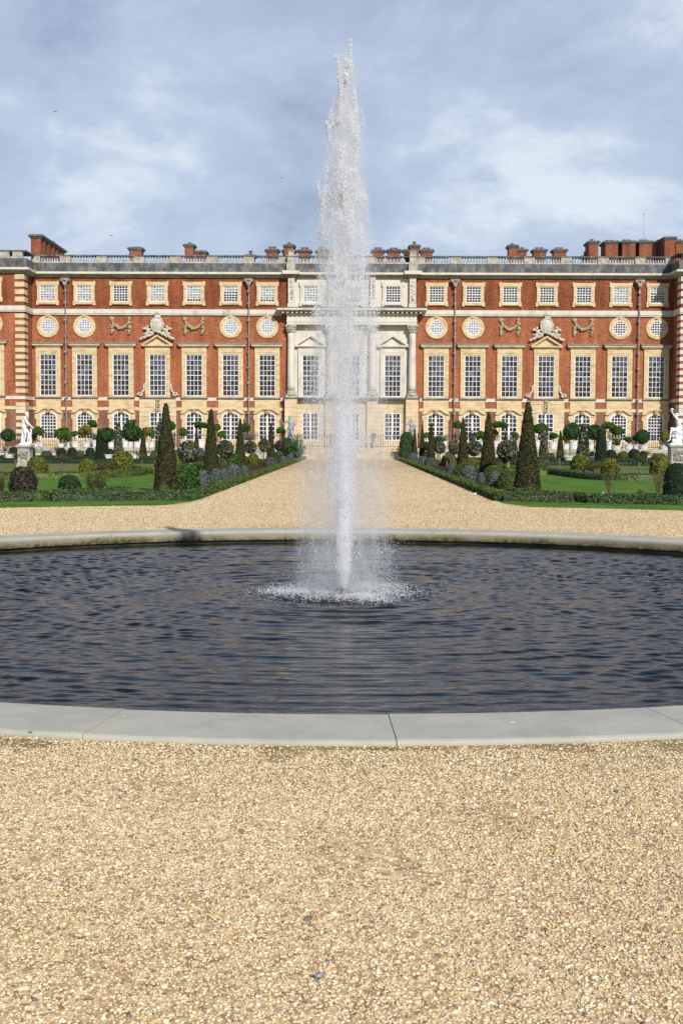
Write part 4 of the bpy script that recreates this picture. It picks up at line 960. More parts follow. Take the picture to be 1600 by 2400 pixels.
# 5 the fine white mist that fills the jet and its veil: a scattering volume
def mist():
    mb = MB(); pr = [(.02, zpy(118))] + [(interp(y_, ENV) * pxm * 1.02, zpy(y_)) for y_ in range(135, 1390, 25)] + [(.62, ZW + .02), (.3, ZW + .012)]
    mb.lathe(pr[::-1], J.x + .01, J.y, 24)
    m = bpy.data.materials.new('white_water_mist'); m.use_nodes = True; t = m.node_tree; t.nodes.clear(); n, l = t.nodes.new, t.links.new
    o = n('ShaderNodeOutputMaterial'); v = n('ShaderNodeVolumePrincipled'); l(v.outputs[0], o.inputs['Volume']); v.inputs['Color'].default_value = (.99, .995, 1, 1); v.inputs['Anisotropy'].default_value = .15
    def M(op, a, b=None, c_=None, cl=False):
        k = n('ShaderNodeMath'); k.operation = op; k.use_clamp = cl
        for i, q in enumerate((a, b, c_)):
            if q is None: continue
            if isinstance(q, (int, float)): k.inputs[i].default_value = q
            else: l(q, k.inputs[i])
        return k.outputs[0]
    tc = n('ShaderNodeTexCoord'); s = n('ShaderNodeSeparateXYZ'); l(tc.outputs['Object'], s.inputs[0]); x, y, z = s.outputs
    r = M('SQRT', M('ADD', M('MULTIPLY', x, x), M('MULTIPLY', y, y)))
    def noise(sc, st, det, lo, hi):
        mp = n('ShaderNodeMapping'); mp.inputs['Scale'].default_value = (1, 1, st); l(tc.outputs['Object'], mp.inputs[0]); q = n('ShaderNodeTexNoise'); q.inputs['Scale'].default_value = sc; q.inputs['Detail'].default_value = det; l(mp.outputs[0], q.inputs['Vector'])
        k = n('ShaderNodeMapRange'); l(q.outputs['Fac'], k.inputs['Value']); k.inputs['From Min'].default_value = lo; k.inputs['From Max'].default_value = hi; return k.outputs[0]
    big = noise(9, .30, 2, .46, .62); small = noise(26, .35, 2, .42, .64)
    cw = n('ShaderNodeMapRange'); l(z, cw.inputs['Value']); cw.inputs['From Min'].default_value = 0; cw.inputs['From Max'].default_value = 1.3; cw.inputs['To Min'].default_value = .050; cw.inputs['To Max'].default_value = .17
    core = M('SUBTRACT', 1, M('DIVIDE', r, cw.outputs[0]), cl=True)
    fade = n('ShaderNodeMapRange'); l(z, fade.inputs['Value']); fade.inputs['From Min'].default_value = 1.0; fade.inputs['From Max'].default_value = 3.4; fade.inputs['To Min'].default_value = 1; fade.inputs['To Max'].default_value = .12
    top = n('ShaderNodeMapRange'); l(z, top.inputs['Value']); top.inputs['From Min'].default_value = 2.6; top.inputs['From Max'].default_value = 4.6; top.inputs['To Min'].default_value = 0; top.inputs['To Max'].default_value = 1
    tip = n('ShaderNodeMapRange'); l(z, tip.inputs['Value']); tip.inputs['From Min'].default_value = 5.2; tip.inputs['From Max'].default_value = 6.5; tip.inputs['To Min'].default_value = 1; tip.inputs['To Max'].default_value = 0
    veil = M('MULTIPLY', M('ADD', M('MULTIPLY', big, small), .15), M('MULTIPLY', M('ADD', 2.8, M('MULTIPLY', top.outputs[0], 3.6)), tip.outputs[0]))
    den = M('ADD', M('MULTIPLY', M('MULTIPLY', core, fade.outputs[0]), M('ADD', 16.0, M('MULTIPLY', big, 40.0))), veil)
    er = n('ShaderNodeValToRGB'); zn = M('DIVIDE', z, 6.8); l(zn, er.inputs[0]); e = er.color_ramp.elements       # outer radius of the spray at each height
    e[0].position = 0; e[0].color = (.665,) * 3 + (1,); e[1].position = 1; e[1].color = (.05,) * 3 + (1,)
    for p_, g_ in ((.29, .60), (.44, .50), (.60, .385), (.75, .31), (.90, .175)): k_ = e.new(p_); k_.color = (g_,) * 3 + (1,)
    fall = M('MULTIPLY', M('SUBTRACT', 1, M('DIVIDE', r, er.outputs[0])), 2.0, cl=True); den = M('MULTIPLY', den, fall)
    l(den, v.inputs['Density']); q = mb.build('mist', m, ft, True); q['kind'] = 'stuff'
mist()
# 4 foam and splashes where it lands
n = 15000; r = np.abs(rng.normal(.60, .25, n)); far = rng.random(n) < .07; r = np.where(far, .8 + np.abs(rng.normal(0, .42, n)), r); a = rng.uniform(0, 6.283, n)
a = a + .25 * np.sin(3 * a)
k = vnoise(np.stack([r * np.cos(a) * 14 + 50, r * np.sin(a) * 9 + 50, r * 0], 1)) > rng.uniform(.25, .9, n) * np.clip(np.abs(r - .66) * 2.2, .45, 1.2); r, a, far, n = r[k], a[k], far[k], int(k.sum())
hgt = np.abs(rng.normal(0, .036, n)) * (1 + 1.2 * (rng.random(n) < .12)) * np.exp(-((r - .65) / .45) ** 2) + rng.uniform(0, .006, n); sz = rng.uniform(.0025, .0070, n) * np.where(far, .75, 1)
C = np.stack([J.x + r * np.cos(a), J.y + r * np.sin(a), ZW + .004 + hgt], 1)
swarm('splash_foam', C, np.stack([sz * rng.uniform(1, 1.8, n), sz * 1.2, sz * .55], 1), MT['foam'], ft, 0)['kind'] = 'stuff'

# ------------------------------------------------------------------ LOOSE GRAVEL in front of the pond
def pebbles(outer):
    den = 7500 if outer else 11000; X0, X1, Y0, Y1 = (-5.5, 5.7, 1.5, 11.0) if outer else (-3.2, 3.4, 2.9, 9.0)
    n = int(den * (X1 - X0) * (Y1 - Y0)); x = rng.uniform(X0, X1, n); y = rng.uniform(Y0, Y1, n)
    r = np.hypot(x - PC.x, y - PC.y); ins = (np.abs(x - .1) < .29 * y + .25) & (y > 2.9); keep = (r > RO + .006) & (~ins & (np.abs(x - .1) < .34 * y + 2.4) if outer else ins)
    def fn(x, y, s, k): return np.sin(x * s + k) * np.cos(y * s * 1.3 + 2 * k) + .6 * np.sin(x * s * 2.3 - y * s * 1.7 + k * 3) + .4 * np.sin(x * s * 4.1 + y * s * 3.7 + k)
    bare = fn(x, y, 1.3, 1.7); keep &= rng.random(n) > np.clip((bare - .75) * 1.1, 0, .72)
    edge = (r < RO + .10 + .28 * np.clip(fn(x, y, 1.6, 2.9), 0, 1)) & (fn(x, y, 2.1, .4) > .0); keep &= ~(edge & (rng.random(n) < .72))
    x, y = x[keep], y[keep]; n = len(x)
    big = rng.random(n); s = np.exp(rng.normal(math.log(.0044), .33, n)) * np.where(big > .99, 1.8, 1)
    V, Fc = (OCT_V, OCT_F) if outer else ICO0; k_ = len(V); s = s * (1.25 if outer else 1)
    sc = np.stack([s * rng.uniform(.9, 1.5, n), s * rng.uniform(.8, 1.1, n), s * rng.uniform(.45, .8, n)], 1)
    vv = V[None] * (1 + rng.uniform(-.30, .22, (n, k_, 1))) * sc[:, None, :]
    az_, ti = rng.uniform(0, 6.283, n), rng.normal(0, .22, n)
    c, s2 = np.cos(ti)[:, None], np.sin(ti)[:, None]; vx, vz = vv[..., 0] * c - vv[..., 2] * s2, vv[..., 0] * s2 + vv[..., 2] * c
    c, s2 = np.cos(az_)[:, None], np.sin(az_)[:, None]; X, Y = vx * c - vv[..., 1] * s2, vx * s2 + vv[..., 1] * c
    P_ = np.stack([X + x[:, None], Y + y[:, None], vz + rng.uniform(-.001, .0035, n)[:, None]], 2)
    f = Fc[None] + (np.arange(n) * k_)[:, None, None]
    m = bpy.data.materials.get('flint_gravel') or noise_mat('flint_gravel', [(.13, .125, .12), (.36, .26, .155), (.53, .385, .205), (.62, .485, .275), (.55, .46, .34), (.66, .54, .34), (.73, .63, .43), (.80, .73, .57)], 60, .7, island=.93, coords='World', spec=.25,
                  pos=[.035, .11, .26, .42, .55, .70, .85, .97])
    o = obj_np('loose_gravel', P_.reshape(-1, 3), f.reshape(-1, 3), m); tag(o, 'loose pale flint gravel covering the ground beside the photographer' if outer else 'loose pale flint gravel covering the ground in front of the pond', 'gravel', kind='stuff')
pebbles(False); pebbles(True)
def far_pebbles():            # the same gravel beyond the pond, thinning out with distance
    n = 420000; y = 22 + 60 * rng.beta(.75, 2.6, n); hw = np.interp(y, [22, 34.5, 35.6, 90], [11, 13.5, 4.1, 4.1]); x = rng.uniform(-1, 1, n) * hw
    k = (rng.random(n) < hw / 13.5) & (np.hypot(x - PC.x, y - PC.y) > RO + .02) & ((np.hypot(x - PC.x, y - PC.y) < 17.6) | (np.abs(x) < 4.15)); x, y = x[k], y[k]; n = len(x); s = rng.uniform(.006, .012, n) * (y / 30) ** .6
    sc = np.stack([s * rng.uniform(1, 1.5, n), s, s * rng.uniform(.6, 1.0, n)], 1); V = OCT_V[None] * (1 + rng.uniform(-.2, .2, (n, 6, 1))) * sc[:, None, :] + np.stack([x, y, np.full(n, .003)], 1)[:, None, :]
    o = obj_np('loose_gravel', V.reshape(-1, 3), (OCT_F[None] + (np.arange(n) * 6)[:, None, None]).reshape(-1, 3), bpy.data.materials['flint_gravel']); tag(o, 'loose pale gravel covering the ground and path beyond the pond', 'gravel', kind='stuff')
far_pebbles()
mb = MB(); V, Fc = ICO2; p = ground(749, 2296)
mb.add(np.stack([V[:, 0] * .019, V[:, 1] * .011, V[:, 2] * .009], 1) @ np.array([[.93, .36, 0], [-.36, .93, 0], [0, 0, 1]]) + np.array([p.x, p.y, .014]), Fc)
tag(mb.build('pebble', noise_mat('grey_pebble', [(.12, .12, .125), (.24, .24, .25), (.36, .36, .37)], 90, .6), None, True), 'smooth oblong grey pebble lying on the gravel near the bottom of the picture', 'pebble')
# a few chips that have strayed onto the coping
for i, (px, py, lb) in enumerate(((293, 1679, 'stray chip nearest the pond on the left coping stone'), (72, 1714, 'pinkish chip on the coping at the far left'), (167, 1715, 'round chip on the coping left of the slanting joint'), (1200, 1693, 'small white feathery scrap on the coping right of centre'))):
    q = ground(px, py, .034); mb = MB(); mb.blob(tuple(q), (.011, .007, .004) if i < 3 else (.016, .006, .003), .25); tag(mb.build('gravel_chip' if i < 3 else 'feather', MT['pstone'] if i < 3 else MT['paint']), lb, 'gravel chip' if i < 3 else 'feather')
# ------------------------------------------------------------------ PLANTS
def leaf_mat(name, cols, rough=.6, spec=.25, tr=.25, pos=None, isl=.75, scale=2.0):
    m = noise_mat(name, cols, scale, rough, island=isl, spec=spec, pos=pos, coords='World'); t = m.node_tree
    b = t.nodes['Principled BSDF']; o = [x for x in t.nodes if x.type == 'OUTPUT_MATERIAL'][0]; n, l = t.nodes.new, t.links.new
    ts = n('ShaderNodeBsdfTranslucent'); l(b.inputs['Base Color'].links[0].from_socket, ts.inputs['Color'])
    mx = n('ShaderNodeMixShader'); mx.inputs[0].default_value = tr; l(b.outputs[0], mx.inputs[1]); l(ts.outputs[0], mx.inputs[2]); l(mx.outputs[0], o.inputs['Surface']); return m
LM = dict(
    yew=leaf_mat('clipped_yew_leaf', [(.010, .015, .005), (.026, .032, .010), (.052, .053, .017), (.09, .075, .028)], tr=.1),
    darkyew=leaf_mat('dark_green_yew_leaf', [(.008, .018, .010), (.014, .032, .014), (.03, .055, .02)], tr=.1),
    box=leaf_mat('clipped_box_leaf', [(.022, .045, .012), (.055, .095, .022), (.11, .16, .036), (.19, .22, .06)]),
    boxblue=leaf_mat('blue_green_box_leaf', [(.018, .040, .018), (.045, .082, .038), (.095, .14, .065), (.17, .21, .08)]),
    gold=leaf_mat('golden_green_leaf', [(.03, .045, .008), (.08, .105, .014), (.16, .18, .025), (.27, .27, .05)]),
    olive=leaf_mat('olive_green_leaf', [(.025, .03, .010), (.06, .07, .018), (.11, .12, .03), (.17, .16, .06)]),
    purple=leaf_mat('purple_brown_leaf', [(.014, .015, .009), (.038, .035, .022), (.072, .064, .042), (.13, .12, .085)]),
    dark=leaf_mat('dark_green_leaf', [(.010, .026, .010), (.022, .058, .018), (.05, .105, .032), (.09, .15, .055)]),
    green=leaf_mat('mid_green_leaf', [(.012, .035, .008), (.03, .085, .014), (.06, .14, .025), (.11, .19, .04)]),
    grey=leaf_mat('silver_grey_leaf', [(.03, .045, .04), (.08, .105, .095), (.16, .19, .175), (.28, .32, .30)]),
    greydark=leaf_mat('dull_grey_green_leaf', [(.03, .04, .03), (.07, .085, .07), (.12, .14, .115), (.18, .20, .17)]),
    vari=leaf_mat('variegated_holly_leaf', [(.015, .022, .010), (.035, .045, .02), (.09, .09, .05), (.30, .28, .19), (.50, .48, .38)], pos=[.08, .4, .62, .8, .95]),
    citrus=leaf_mat('glossy_citrus_leaf', [(.010, .030, .006), (.025, .085, .010), (.06, .16, .02), (.13, .24, .035)], rough=.4, spec=.4),
    yellowcit=leaf_mat('yellowing_citrus_leaf', [(.04, .05, .006), (.10, .12, .012), (.22, .21, .03), (.32, .26, .05)], rough=.45),
    twig=noise_mat('brown_twigs', [(.05, .035, .02), (.12, .08, .045), (.19, .14, .08)], 12, .8, coords='World'),
    bark=noise_mat('grey_brown_bark', [(.06, .045, .03), (.13, .10, .07), (.20, .17, .13)], 14, .85, coords='World'))
def leaves(C, Nn, size, tilt=.7):
    """one small four sided leaf at each point C, facing about along Nn"""
    n = len(C); Nn = Nn + rng.normal(0, tilt, (n, 3)); Nn /= np.linalg.norm(Nn, axis=1)[:, None]
    a = np.cross(Nn, rng.normal(0, 1, (n, 3))); a /= np.linalg.norm(a, axis=1)[:, None]; b = np.cross(Nn, a)
    s = (size * rng.uniform(.6, 1.35, n))[:, None]
    V = np.stack([C - a * s, C + b * s * .5, C + a * s, C - b * s * .5], 1)
    return V.reshape(-1, 3), np.arange(n * 4).reshape(n, 4)
def lump(d, k, amp):
    return 1 + amp * (np.sin(d[:, 0] * 5 + k) * np.sin(d[:, 1] * 5 + 2 * k) + .7 * np.sin(d[:, 2] * 8 + 3 * k + d[:, 0] * 6))
def crown_mesh(name, m, shape, n, leaf, depth=.10, amp=.05, tilt=.7, k=0.0):
    """shape(u, v) -> point and normal on the surface (n,3),(n,3); a dark core fills the inside"""
    P_, N_ = shape(rng.uniform(0, 1, n), rng.uniform(0, 1, n))
    d = N_ / np.linalg.norm(N_, axis=1)[:, None]
    C = P_ * 1.0; C[:, :2] *= (lump(d + P_, k, amp))[:, None]
    C = C - d * (np.abs(rng.normal(0, depth, n)) - depth * .3)[:, None]
    v, f = leaves(C, d, leaf * 1.75, tilt)
    # core
    nu, nv = 14, 16; U, V_ = np.meshgrid(np.linspace(0, .9999, nu), np.linspace(0, 1, nv), indexing='ij'); cp, cn = shape(U.ravel(), V_.ravel())
    cn = cn / np.linalg.norm(cn, axis=1)[:, None]; cp = cp - cn * (depth * 1.1); b = len(v)
    cf = [(b + i * nv + j, b + ((i + 1) % nu) * nv + j, b + ((i + 1) % nu) * nv + j + 1, b + i * nv + j + 1) for i in range(nu) for j in range(nv - 1)]
    cp[:, 2] = np.maximum(cp[:, 2], 0.0) if shape.__name__ != 'free' else cp[:, 2]
    return mesh_np(name, np.concatenate([v, cp]), np.concatenate([f, np.array(cf)]), m)
def sh_cone(h, r, tip=.03, bulge=.0):
    def s(u, v):
        a = u * 2 * math.pi; v = 1 - np.sqrt(1 - v * .999); z = v * h; rr = (r - tip) * (1 - v) ** (1 - bulge) + tip
        return np.stack([rr * np.cos(a), rr * np.sin(a), z], 1), np.stack([np.cos(a), np.sin(a), np.full_like(a, r / h)], 1)
    return s
def sh_dome(r, h, cut=.25, pw=.8):        # rounded bush standing on the ground
    def s(u, v):
        a = u * 2 * math.pi; ph = -math.asin(cut) * 1.0 + v * (math.pi / 2 + math.asin(cut)); c = np.sign(np.cos(ph)) * np.abs(np.cos(ph)) ** pw
        zz = np.sin(ph); z = (zz + cut) / (1 + cut) * h
        return np.stack([r * c * np.cos(a), r * c * np.sin(a), z], 1), np.stack([c * np.cos(a), c * np.sin(a), zz * r / h + .001], 1)
    return s
def sh_ball(r, sq=1.0):
    def free(u, v):
        a = u * 2 * math.pi; z = 2 * v - 1; c = np.sqrt(np.maximum(0, 1 - z * z)); d = np.stack([c * np.cos(a), c * np.sin(a), z], 1)
        return d * r * np.array([1, 1, sq]), d + 1e-5
    return free
def loose_mesh(name, m, n, leaf, r, h, k=6):
    """upright, open bush: twiggy sprays of leaves"""
    mb = MB(); vs, fs = [], []; Cs, Ns = [], []
    for i in range(26):
        a = rng.uniform(0, 6.28); rr = rng.uniform(.1, 1) ** .6; top = Vector((math.cos(a) * r * rr, math.sin(a) * r * rr, h * rng.uniform(.6, 1) * (1 - .25 * rr)))
        base = Vector((top.x * .15, top.y * .15, 0)); mid = base.lerp(top, .5) + Vector((top.x * .15, top.y * .15, 0))
        mb.tube([base, mid, top], [.012, .008, .004], 4)
        q = int(n / 26); t = rng.uniform(.22, 1.02, q)[:, None]; B, M_, T_ = map(np.array, (base, mid, top))
        Cs.append((1 - t) ** 2 * B + 2 * t * (1 - t) * M_ + t * t * T_ + rng.normal(0, .07 * r / .5, (q, 3)))
    C = np.concatenate(Cs); v, f = leaves(C, C - np.array([0, 0, h * .4]), leaf, 1.0)
    tv = np.array(mb.v); tf = [q for q in mb.f if len(q) == 4]
    return mesh_np(name, np.concatenate([v, tv]), np.concatenate([f, np.array(tf) + len(v)]), m)
def bare_mesh(name, m, r, h, n=26):
    mb = MB()
    for i in range(n):
        a = rng.uniform(0, 6.28); rr = rng.uniform(.2, 1); top = Vector((math.cos(a) * r * rr, math.sin(a) * r * rr, h * rng.uniform(.55, 1)))
        mid = Vector((top.x * .35, top.y * .35, top.z * .5)); mb.tube([(top.x * .05, top.y * .05, 0), mid, top], [.014, .009, .004], 4)
        for j in range(4):
            s_ = mid.lerp(top, rng.uniform(0, .9)); mb.tube([s_, s_ + Vector(rng.normal(0, .13, 3)) + Vector((0, 0, .12))], [.006, .003], 3)
    return mb.mesh(name, m)
def T(name, me, loc, sc, label, cat, group=None):
    o = put(name, me, None, loc, sc); o.rotation_euler = (0, 0, rng.uniform(0, 6.28)); return tag(o, label, cat, group)

# clipped yew obelisks along the path: (px, top py, distance, base width px, label)
YEW = [crown_mesh('yew_obelisk', LM['yew'], sh_cone(3.0, .41, .035, .10), 15000, .028, .03, .02, .6, k) for k in range(2)]
OB = [(390, 940, 40.2, 60, 'tall dark brown clipped yew obelisk at the front corner of the left bed'),
      (495, 954, 60, 40, 'second clipped yew obelisk from the front in the left row'),
      (563, 978, 80, 28, 'third clipped yew obelisk from the front in the left row'),
      (635, 989, 100, 22, 'fourth and farthest clipped yew obelisk in the left row'),
      (1235, 935, 39.6, 64, 'tall dark brown clipped yew obelisk at the front corner of the right bed'),
      (1143, 960, 59, 42, 'second clipped yew obelisk from the front in the right row'),
      (1084, 976, 79, 30, 'third clipped yew obelisk from the front in the right row'),
      (1009.5, 988, 100, 21, 'fourth clipped yew obelisk from the front in the right row'),
      (988.5, 992, 109, 17, 'slim dark yew obelisk just right of the lead statue on the right'),
      (971, 1002, 116, 15, 'short yew spire directly below the lead statue on the right'),
      (336, 1009, 115, 20, 'small black yew cone in front of the terrace, left wing'),
      (461, 1001, 112, 16, 'small black yew cone peeping out left of the second obelisk, left wing'),
      (1311.5, 1007, 114, 20, 'small black yew cone in front of the terrace, right wing'),
      (1183, 1008, 113, 15, 'small black yew cone between the second and the front obelisk, right wing')]
for i, (px, pt, Y, w, lb) in enumerate(OB):
    b = at(px, 1100, Y); t = at(px, pt, Y).z; r = w / 2 * Y / F_PX
    T('yew_obelisk', YEW[i % 2], (b.x, Y, 0), (r / .41, r / .41, t / 3.0), lb, 'topiary', 'clipped yew obelisks beside the gravel path' if i < 10 else 'small yew cones near the terrace')
# broad dark yew columns
COLM = crown_mesh('yew_column', LM['darkyew'], sh_cone(2.6, .5, .30, .2), 9000, .032, .03, .03)
for px, pt, Y, w, lb in ((240, 1003, 108, 32, 'broad dark green yew column behind the planter, left garden'), (1407, 1003, 106, 28, 'broad dark green yew column right of the ball tree, right garden')):
    b = at(px, 1090, Y); t = at(px, pt, Y).z; r = w / 2 * Y / F_PX; T('yew_column', COLM, (b.x, Y, 0), (r / .5, r / .5, t / 2.6), lb, 'topiary')
# speckled variegated holly pyramids
HOL = crown_mesh('holly_pyramid', LM['vari'], sh_cone(2.6, .42, .08, .35), 5200, .050, .06, .05, .9)
for px, pt, Y, w, lb in ((278, 989, 84, 25, 'speckled variegated holly pyramid left of the front ball tree, left garden'), (374, 984, 70, 24, 'speckled variegated holly pyramid half hidden behind the front left obelisk'),
                         (1273, 1000, 76, 26, 'slim speckled holly pyramid just right of the front right obelisk'), (1365, 989, 80, 33, 'large speckled holly pyramid between the two ball trees, right garden'),
                         (1205, 1015, 88, 16, 'speckled holly pyramid hidden at the left edge of the front right obelisk')):
    b = at(px, 1090, Y); t = at(px, pt, Y).z; r = w / 2 * Y / F_PX; T('holly_pyramid', HOL, (b.x, Y, 0), (r / .42, r / .42, t / 2.6), lb, 'topiary', 'variegated holly pyramids')
# bushes: kind, px, width px, top py, base py, label
BM_ = {}
for kd, mt_, sh, nn, lf, dp, am in (('purple', 'purple', sh_dome(.5, 1, .35, .6), 4200, .030, .08, .09), ('gold', 'gold', sh_dome(.5, 1, .45, .75), 3600, .034, .08, .08), ('dark', 'dark', sh_dome(.5, 1, .45, .7), 4200, .026, .07, .08),
                                ('darkclip', 'darkyew', sh_dome(.5, 1, .35, .65), 6000, .020, .015, .015), ('grey', 'grey', sh_dome(.5, 1, .3, .75), 2600, .032, .09, .08), ('greydome', 'greydark', sh_dome(.5, 1, .2, .7), 3200, .024, .02, .02),
                                ('green', 'green', sh_dome(.5, 1, .4, .75), 2800, .036, .09, .09), ('clip', 'box', sh_dome(.5, 1, .4, .7), 4200, .024, .02, .02), ('olive', 'olive', sh_dome(.5, 1, .4, .8), 2800, .034, .09, .08)):
    BM_[kd] = crown_mesh('shrub', LM[mt_], sh, nn, lf, dp, am)
BM_['loose'] = loose_mesh('shrub', LM['olive'], 2600, .030, .5, 1.0); BM_['loosegreen'] = loose_mesh('shrub', LM['green'], 2400, .034, .5, 1.0); BM_['feather'] = loose_mesh('shrub', LM['gold'], 1500, .024, .5, 1.0)
BM_['bare'] = bare_mesh('bare_shrub', LM['twig'], .5, 1.0)
BU = [('purple', 50, 62, 1096, 1161, 'dense purple brown bush at the lower left, in front of the statue pedestal'), ('gold', 85, 50, 1072, 1117, 'rounded golden green bush overlapping the left statue pedestal'),
      ('dark', 160, 54, 1115, 1162, 'dark green rounded bush behind the front hedge on the left'), ('loose', 222, 56, 1098, 1163, 'tall feathery olive bush behind the front hedge on the left'),
      ('gold', 203, 40, 1077, 1119, 'rounded golden bush just left of the feathery bush, left garden'), ('gold', 285, 50, 1058, 1106, 'large golden green bush below the left holly pyramid'),
      ('olive', 248, 44, 1080, 1110, 'low dull olive shrub in the curved bed, left garden'), ('loose', -2, 34, 1096, 1162, 'feathery bush cut by the left edge of the picture'),
      ('green', 438, 52, 1090, 1150, 'big green bush right beside the front left obelisk'), ('grey', 474, 34, 1103, 1146, 'nearest silver grey lavender bush, left bed'),
      ('grey', 506, 28, 1100, 1134, 'second silver grey lavender bush, left bed'), ('grey', 524, 22, 1098, 1126, 'small silver grey bush, third from the front in the left bed'), ('grey', 546, 34, 1088, 1123, 'tallest silver grey bush, fourth from the front in the left bed'),
      ('grey', 572, 20, 1091, 1112, 'farthest silver bush under the third left obelisk'), ('feather', 472, 56, 1077, 1112, 'bronze green feathery shrub behind the silver bushes, left bed'), ('green', 546, 44, 1064, 1100, 'leafy green shrub behind the tallest silver bush, left bed'),
      ('gold', 413, 24, 1056, 1095, 'green gold shrub seen between the front obelisk and the speckled ball tree, left bed'), ('greydome', 633, 34, 1072, 1093, 'neat grey dome of santolina near the far end of the left bed'),
      ('gold', 593, 27, 1064, 1092, 'clipped golden ball under the third speckled ball tree, left bed'), ('green', 654, 22, 1058, 1082, 'green shrub at the far end of the left bed'), ('grey', 664, 20, 1070, 1088, 'loose grey shrub next to the hedge at the far left end of the path'),
      ('grey', 680, 16, 1064, 1083, 'farthest grey shrub by the left side of the stone steps'), ('greydome', 467, 26, 1050, 1076, 'dull grey ball behind the first speckled ball tree'),
      ('darkclip', 1590, 64, 1087, 1162, 'huge near black clipped bush at the right edge'), ('gold', 1548, 46, 1066, 1119, 'golden green bush in front of the right statue pedestal'),
      ('gold', 1430, 44, 1075, 1118, 'rounded golden green bush in the middle of the curved bed, right garden'), ('gold', 1361, 46, 1067, 1107, 'golden green bush at the left end of the curved bed, right garden'),
      ('loose', 1392, 34, 1072, 1108, 'straggly olive shrub between two golden bushes, right garden'), ('bare', 1427, 40, 1112, 1160, 'bare rose bush behind the front hedge right of the near obelisk'), ('bare', 1545, 50, 1106, 1162, 'bare rose bush left of the huge black bush'),
      ('feather', 1262, 22, 1070, 1112, 'thin reddish shrub against the right side of the near right obelisk'), ('clip', 1196, 58, 1098, 1150, 'smooth dark green dome beside the front right obelisk'), ('clip', 1160, 52, 1091, 1130, 'smooth dark green dome under the second right obelisk'),
      ('grey', 1160, 30, 1106, 1147, 'nearest silver bush, between two green domes in the right bed'), ('grey', 1128, 18, 1108, 1131, 'small silver bush at the foot of the second right obelisk'), ('grey', 1098, 36, 1092, 1124, 'wide silver bush in front of the third right obelisk'),
      ('olive', 1078, 34, 1090, 1122, 'low olive shrub left of the wide silver bush, right bed'), ('feather', 1107, 50, 1070, 1105, 'yellow green shrub behind the wide silver bush, right bed'), ('greydome', 1057, 24, 1086, 1112, 'dark grey mound nearest the hedge, right bed'),
      ('greydome', 1011, 34, 1073, 1094, 'neat grey dome of santolina near the far end of the right bed'), ('gold', 1047, 27, 1067, 1093, 'clipped golden ball under the speckled ball trees, right bed'), ('grey', 990, 24, 1070, 1090, 'loose blue grey shrub next to the far grey dome, right bed'),
      ('grey', 968, 22, 1062, 1084, 'loose blue grey shrub by the right side of the stone steps'), ('green', 1003, 24, 1058, 1082, 'green shrub behind the loose blue grey shrubs, right bed'), ('greydome', 1055, 26, 1058, 1082, 'grey ball behind the clipped golden ball, right bed'),
      ('olive', 1215, 26, 1062, 1100, 'olive shrub peeping out left of the near right obelisk'), ('clip', 1500, 14, 1150, 1163, 'tiny box tuft behind the front hedge, right garden'),
      ('olive', 322, 24, 1092, 1106, 'low olive tuft right of the large golden bush, left garden'), ('clip', 295, 18, 1157, 1170, 'brownish box tuft at the gap in the front left hedge')]
FAR = [('darkclip', 31, 26, 1048, 1072, 'dark clipped ball below the terrace, left of the white statue'), ('greydome', 108, 28, 1057, 1073, 'low grey dome in front of the terrace wall right of the white statue'), ('darkclip', 143, 24, 1050, 1073, 'dark clipped ball right of the low grey dome, left garden'),
       ('darkclip', 168, 23, 1049, 1073, 'dark brown clipped ball left of the small yellow ball, left garden'), ('gold', 187, 20, 1056, 1073, 'small yellow ball before the terrace wall, left garden'), ('darkclip', 211, 22, 1049, 1072, 'dark clipped ball left of the broad yew column'),
       ('darkclip', 258, 18, 1052, 1070, 'dark clipped ball half hidden by the left holly pyramid'), ('clip', 362, 24, 1056, 1085, 'green dome left of the half hidden holly pyramid'), ('darkclip', 1432, 26, 1054, 1077, 'dark clipped ball right of the broad yew column, right garden'),
       ('gold', 1461, 24, 1058, 1077, 'small yellow ball before the terrace wall, right garden'), ('darkclip', 1487, 28, 1053, 1077, 'largest dark ball before the terrace wall, right garden'), ('darkclip', 1507, 18, 1057, 1076, 'dark ball tucked behind the largest one, right garden'),
       ('greydome', 1536, 20, 1064, 1077, 'low grey dome before the terrace wall left of the seated statue'), ('darkclip', 1388, 16, 1058, 1074, 'dark ball just left of the broad yew column, right garden'), ('clip', 1291, 20, 1062, 1078, 'green tuft left of the small right yew cone'), ('darkclip', 79, 8, 1050, 1072, 'narrow dark shrub hugging the left statue pedestal')]
for kd, px, w, pt, pb, lb in BU + FAR:
    Y = min(ground(px, pb).y, 117.0); b = at(px, pb, Y); t = at(px, pt, Y).z; r = w * Y / F_PX; k = 1.12 if kd not in ('loose', 'loosegreen', 'feather', 'bare') else 1.0
    T('bare_shrub' if kd == 'bare' else 'shrub', BM_[kd], (b.x, Y + r * .3, 0), (r, r, max(.2, t)), lb, 'shrub')
# a second set of small filler plants low in the path beds
for i, (px, pb, s_, kd, lb) in enumerate(((520, 1106, .5, 'olive', 'low olive tuft between the silver bushes and second left obelisk'), (610, 1092, .45, 'olive', 'low tuft on the open soil before the third left obelisk'), (430, 1085, .7, 'loosegreen', 'tall leafy stems behind the green bush, left bed'), (1240, 1168, .35, 'clip', 'box tuft at the foot of the near right obelisk'),
                            (385, 1166, .35, 'clip', 'box tuft at the foot of the near left obelisk'), (1180, 1085, .8, 'loosegreen', 'leafy green stems behind the dark domes, right bed'))):
    g = ground(px, pb); T('shrub', BM_[kd], (g.x, g.y, 0), (s_, s_, s_), lb, 'shrub')
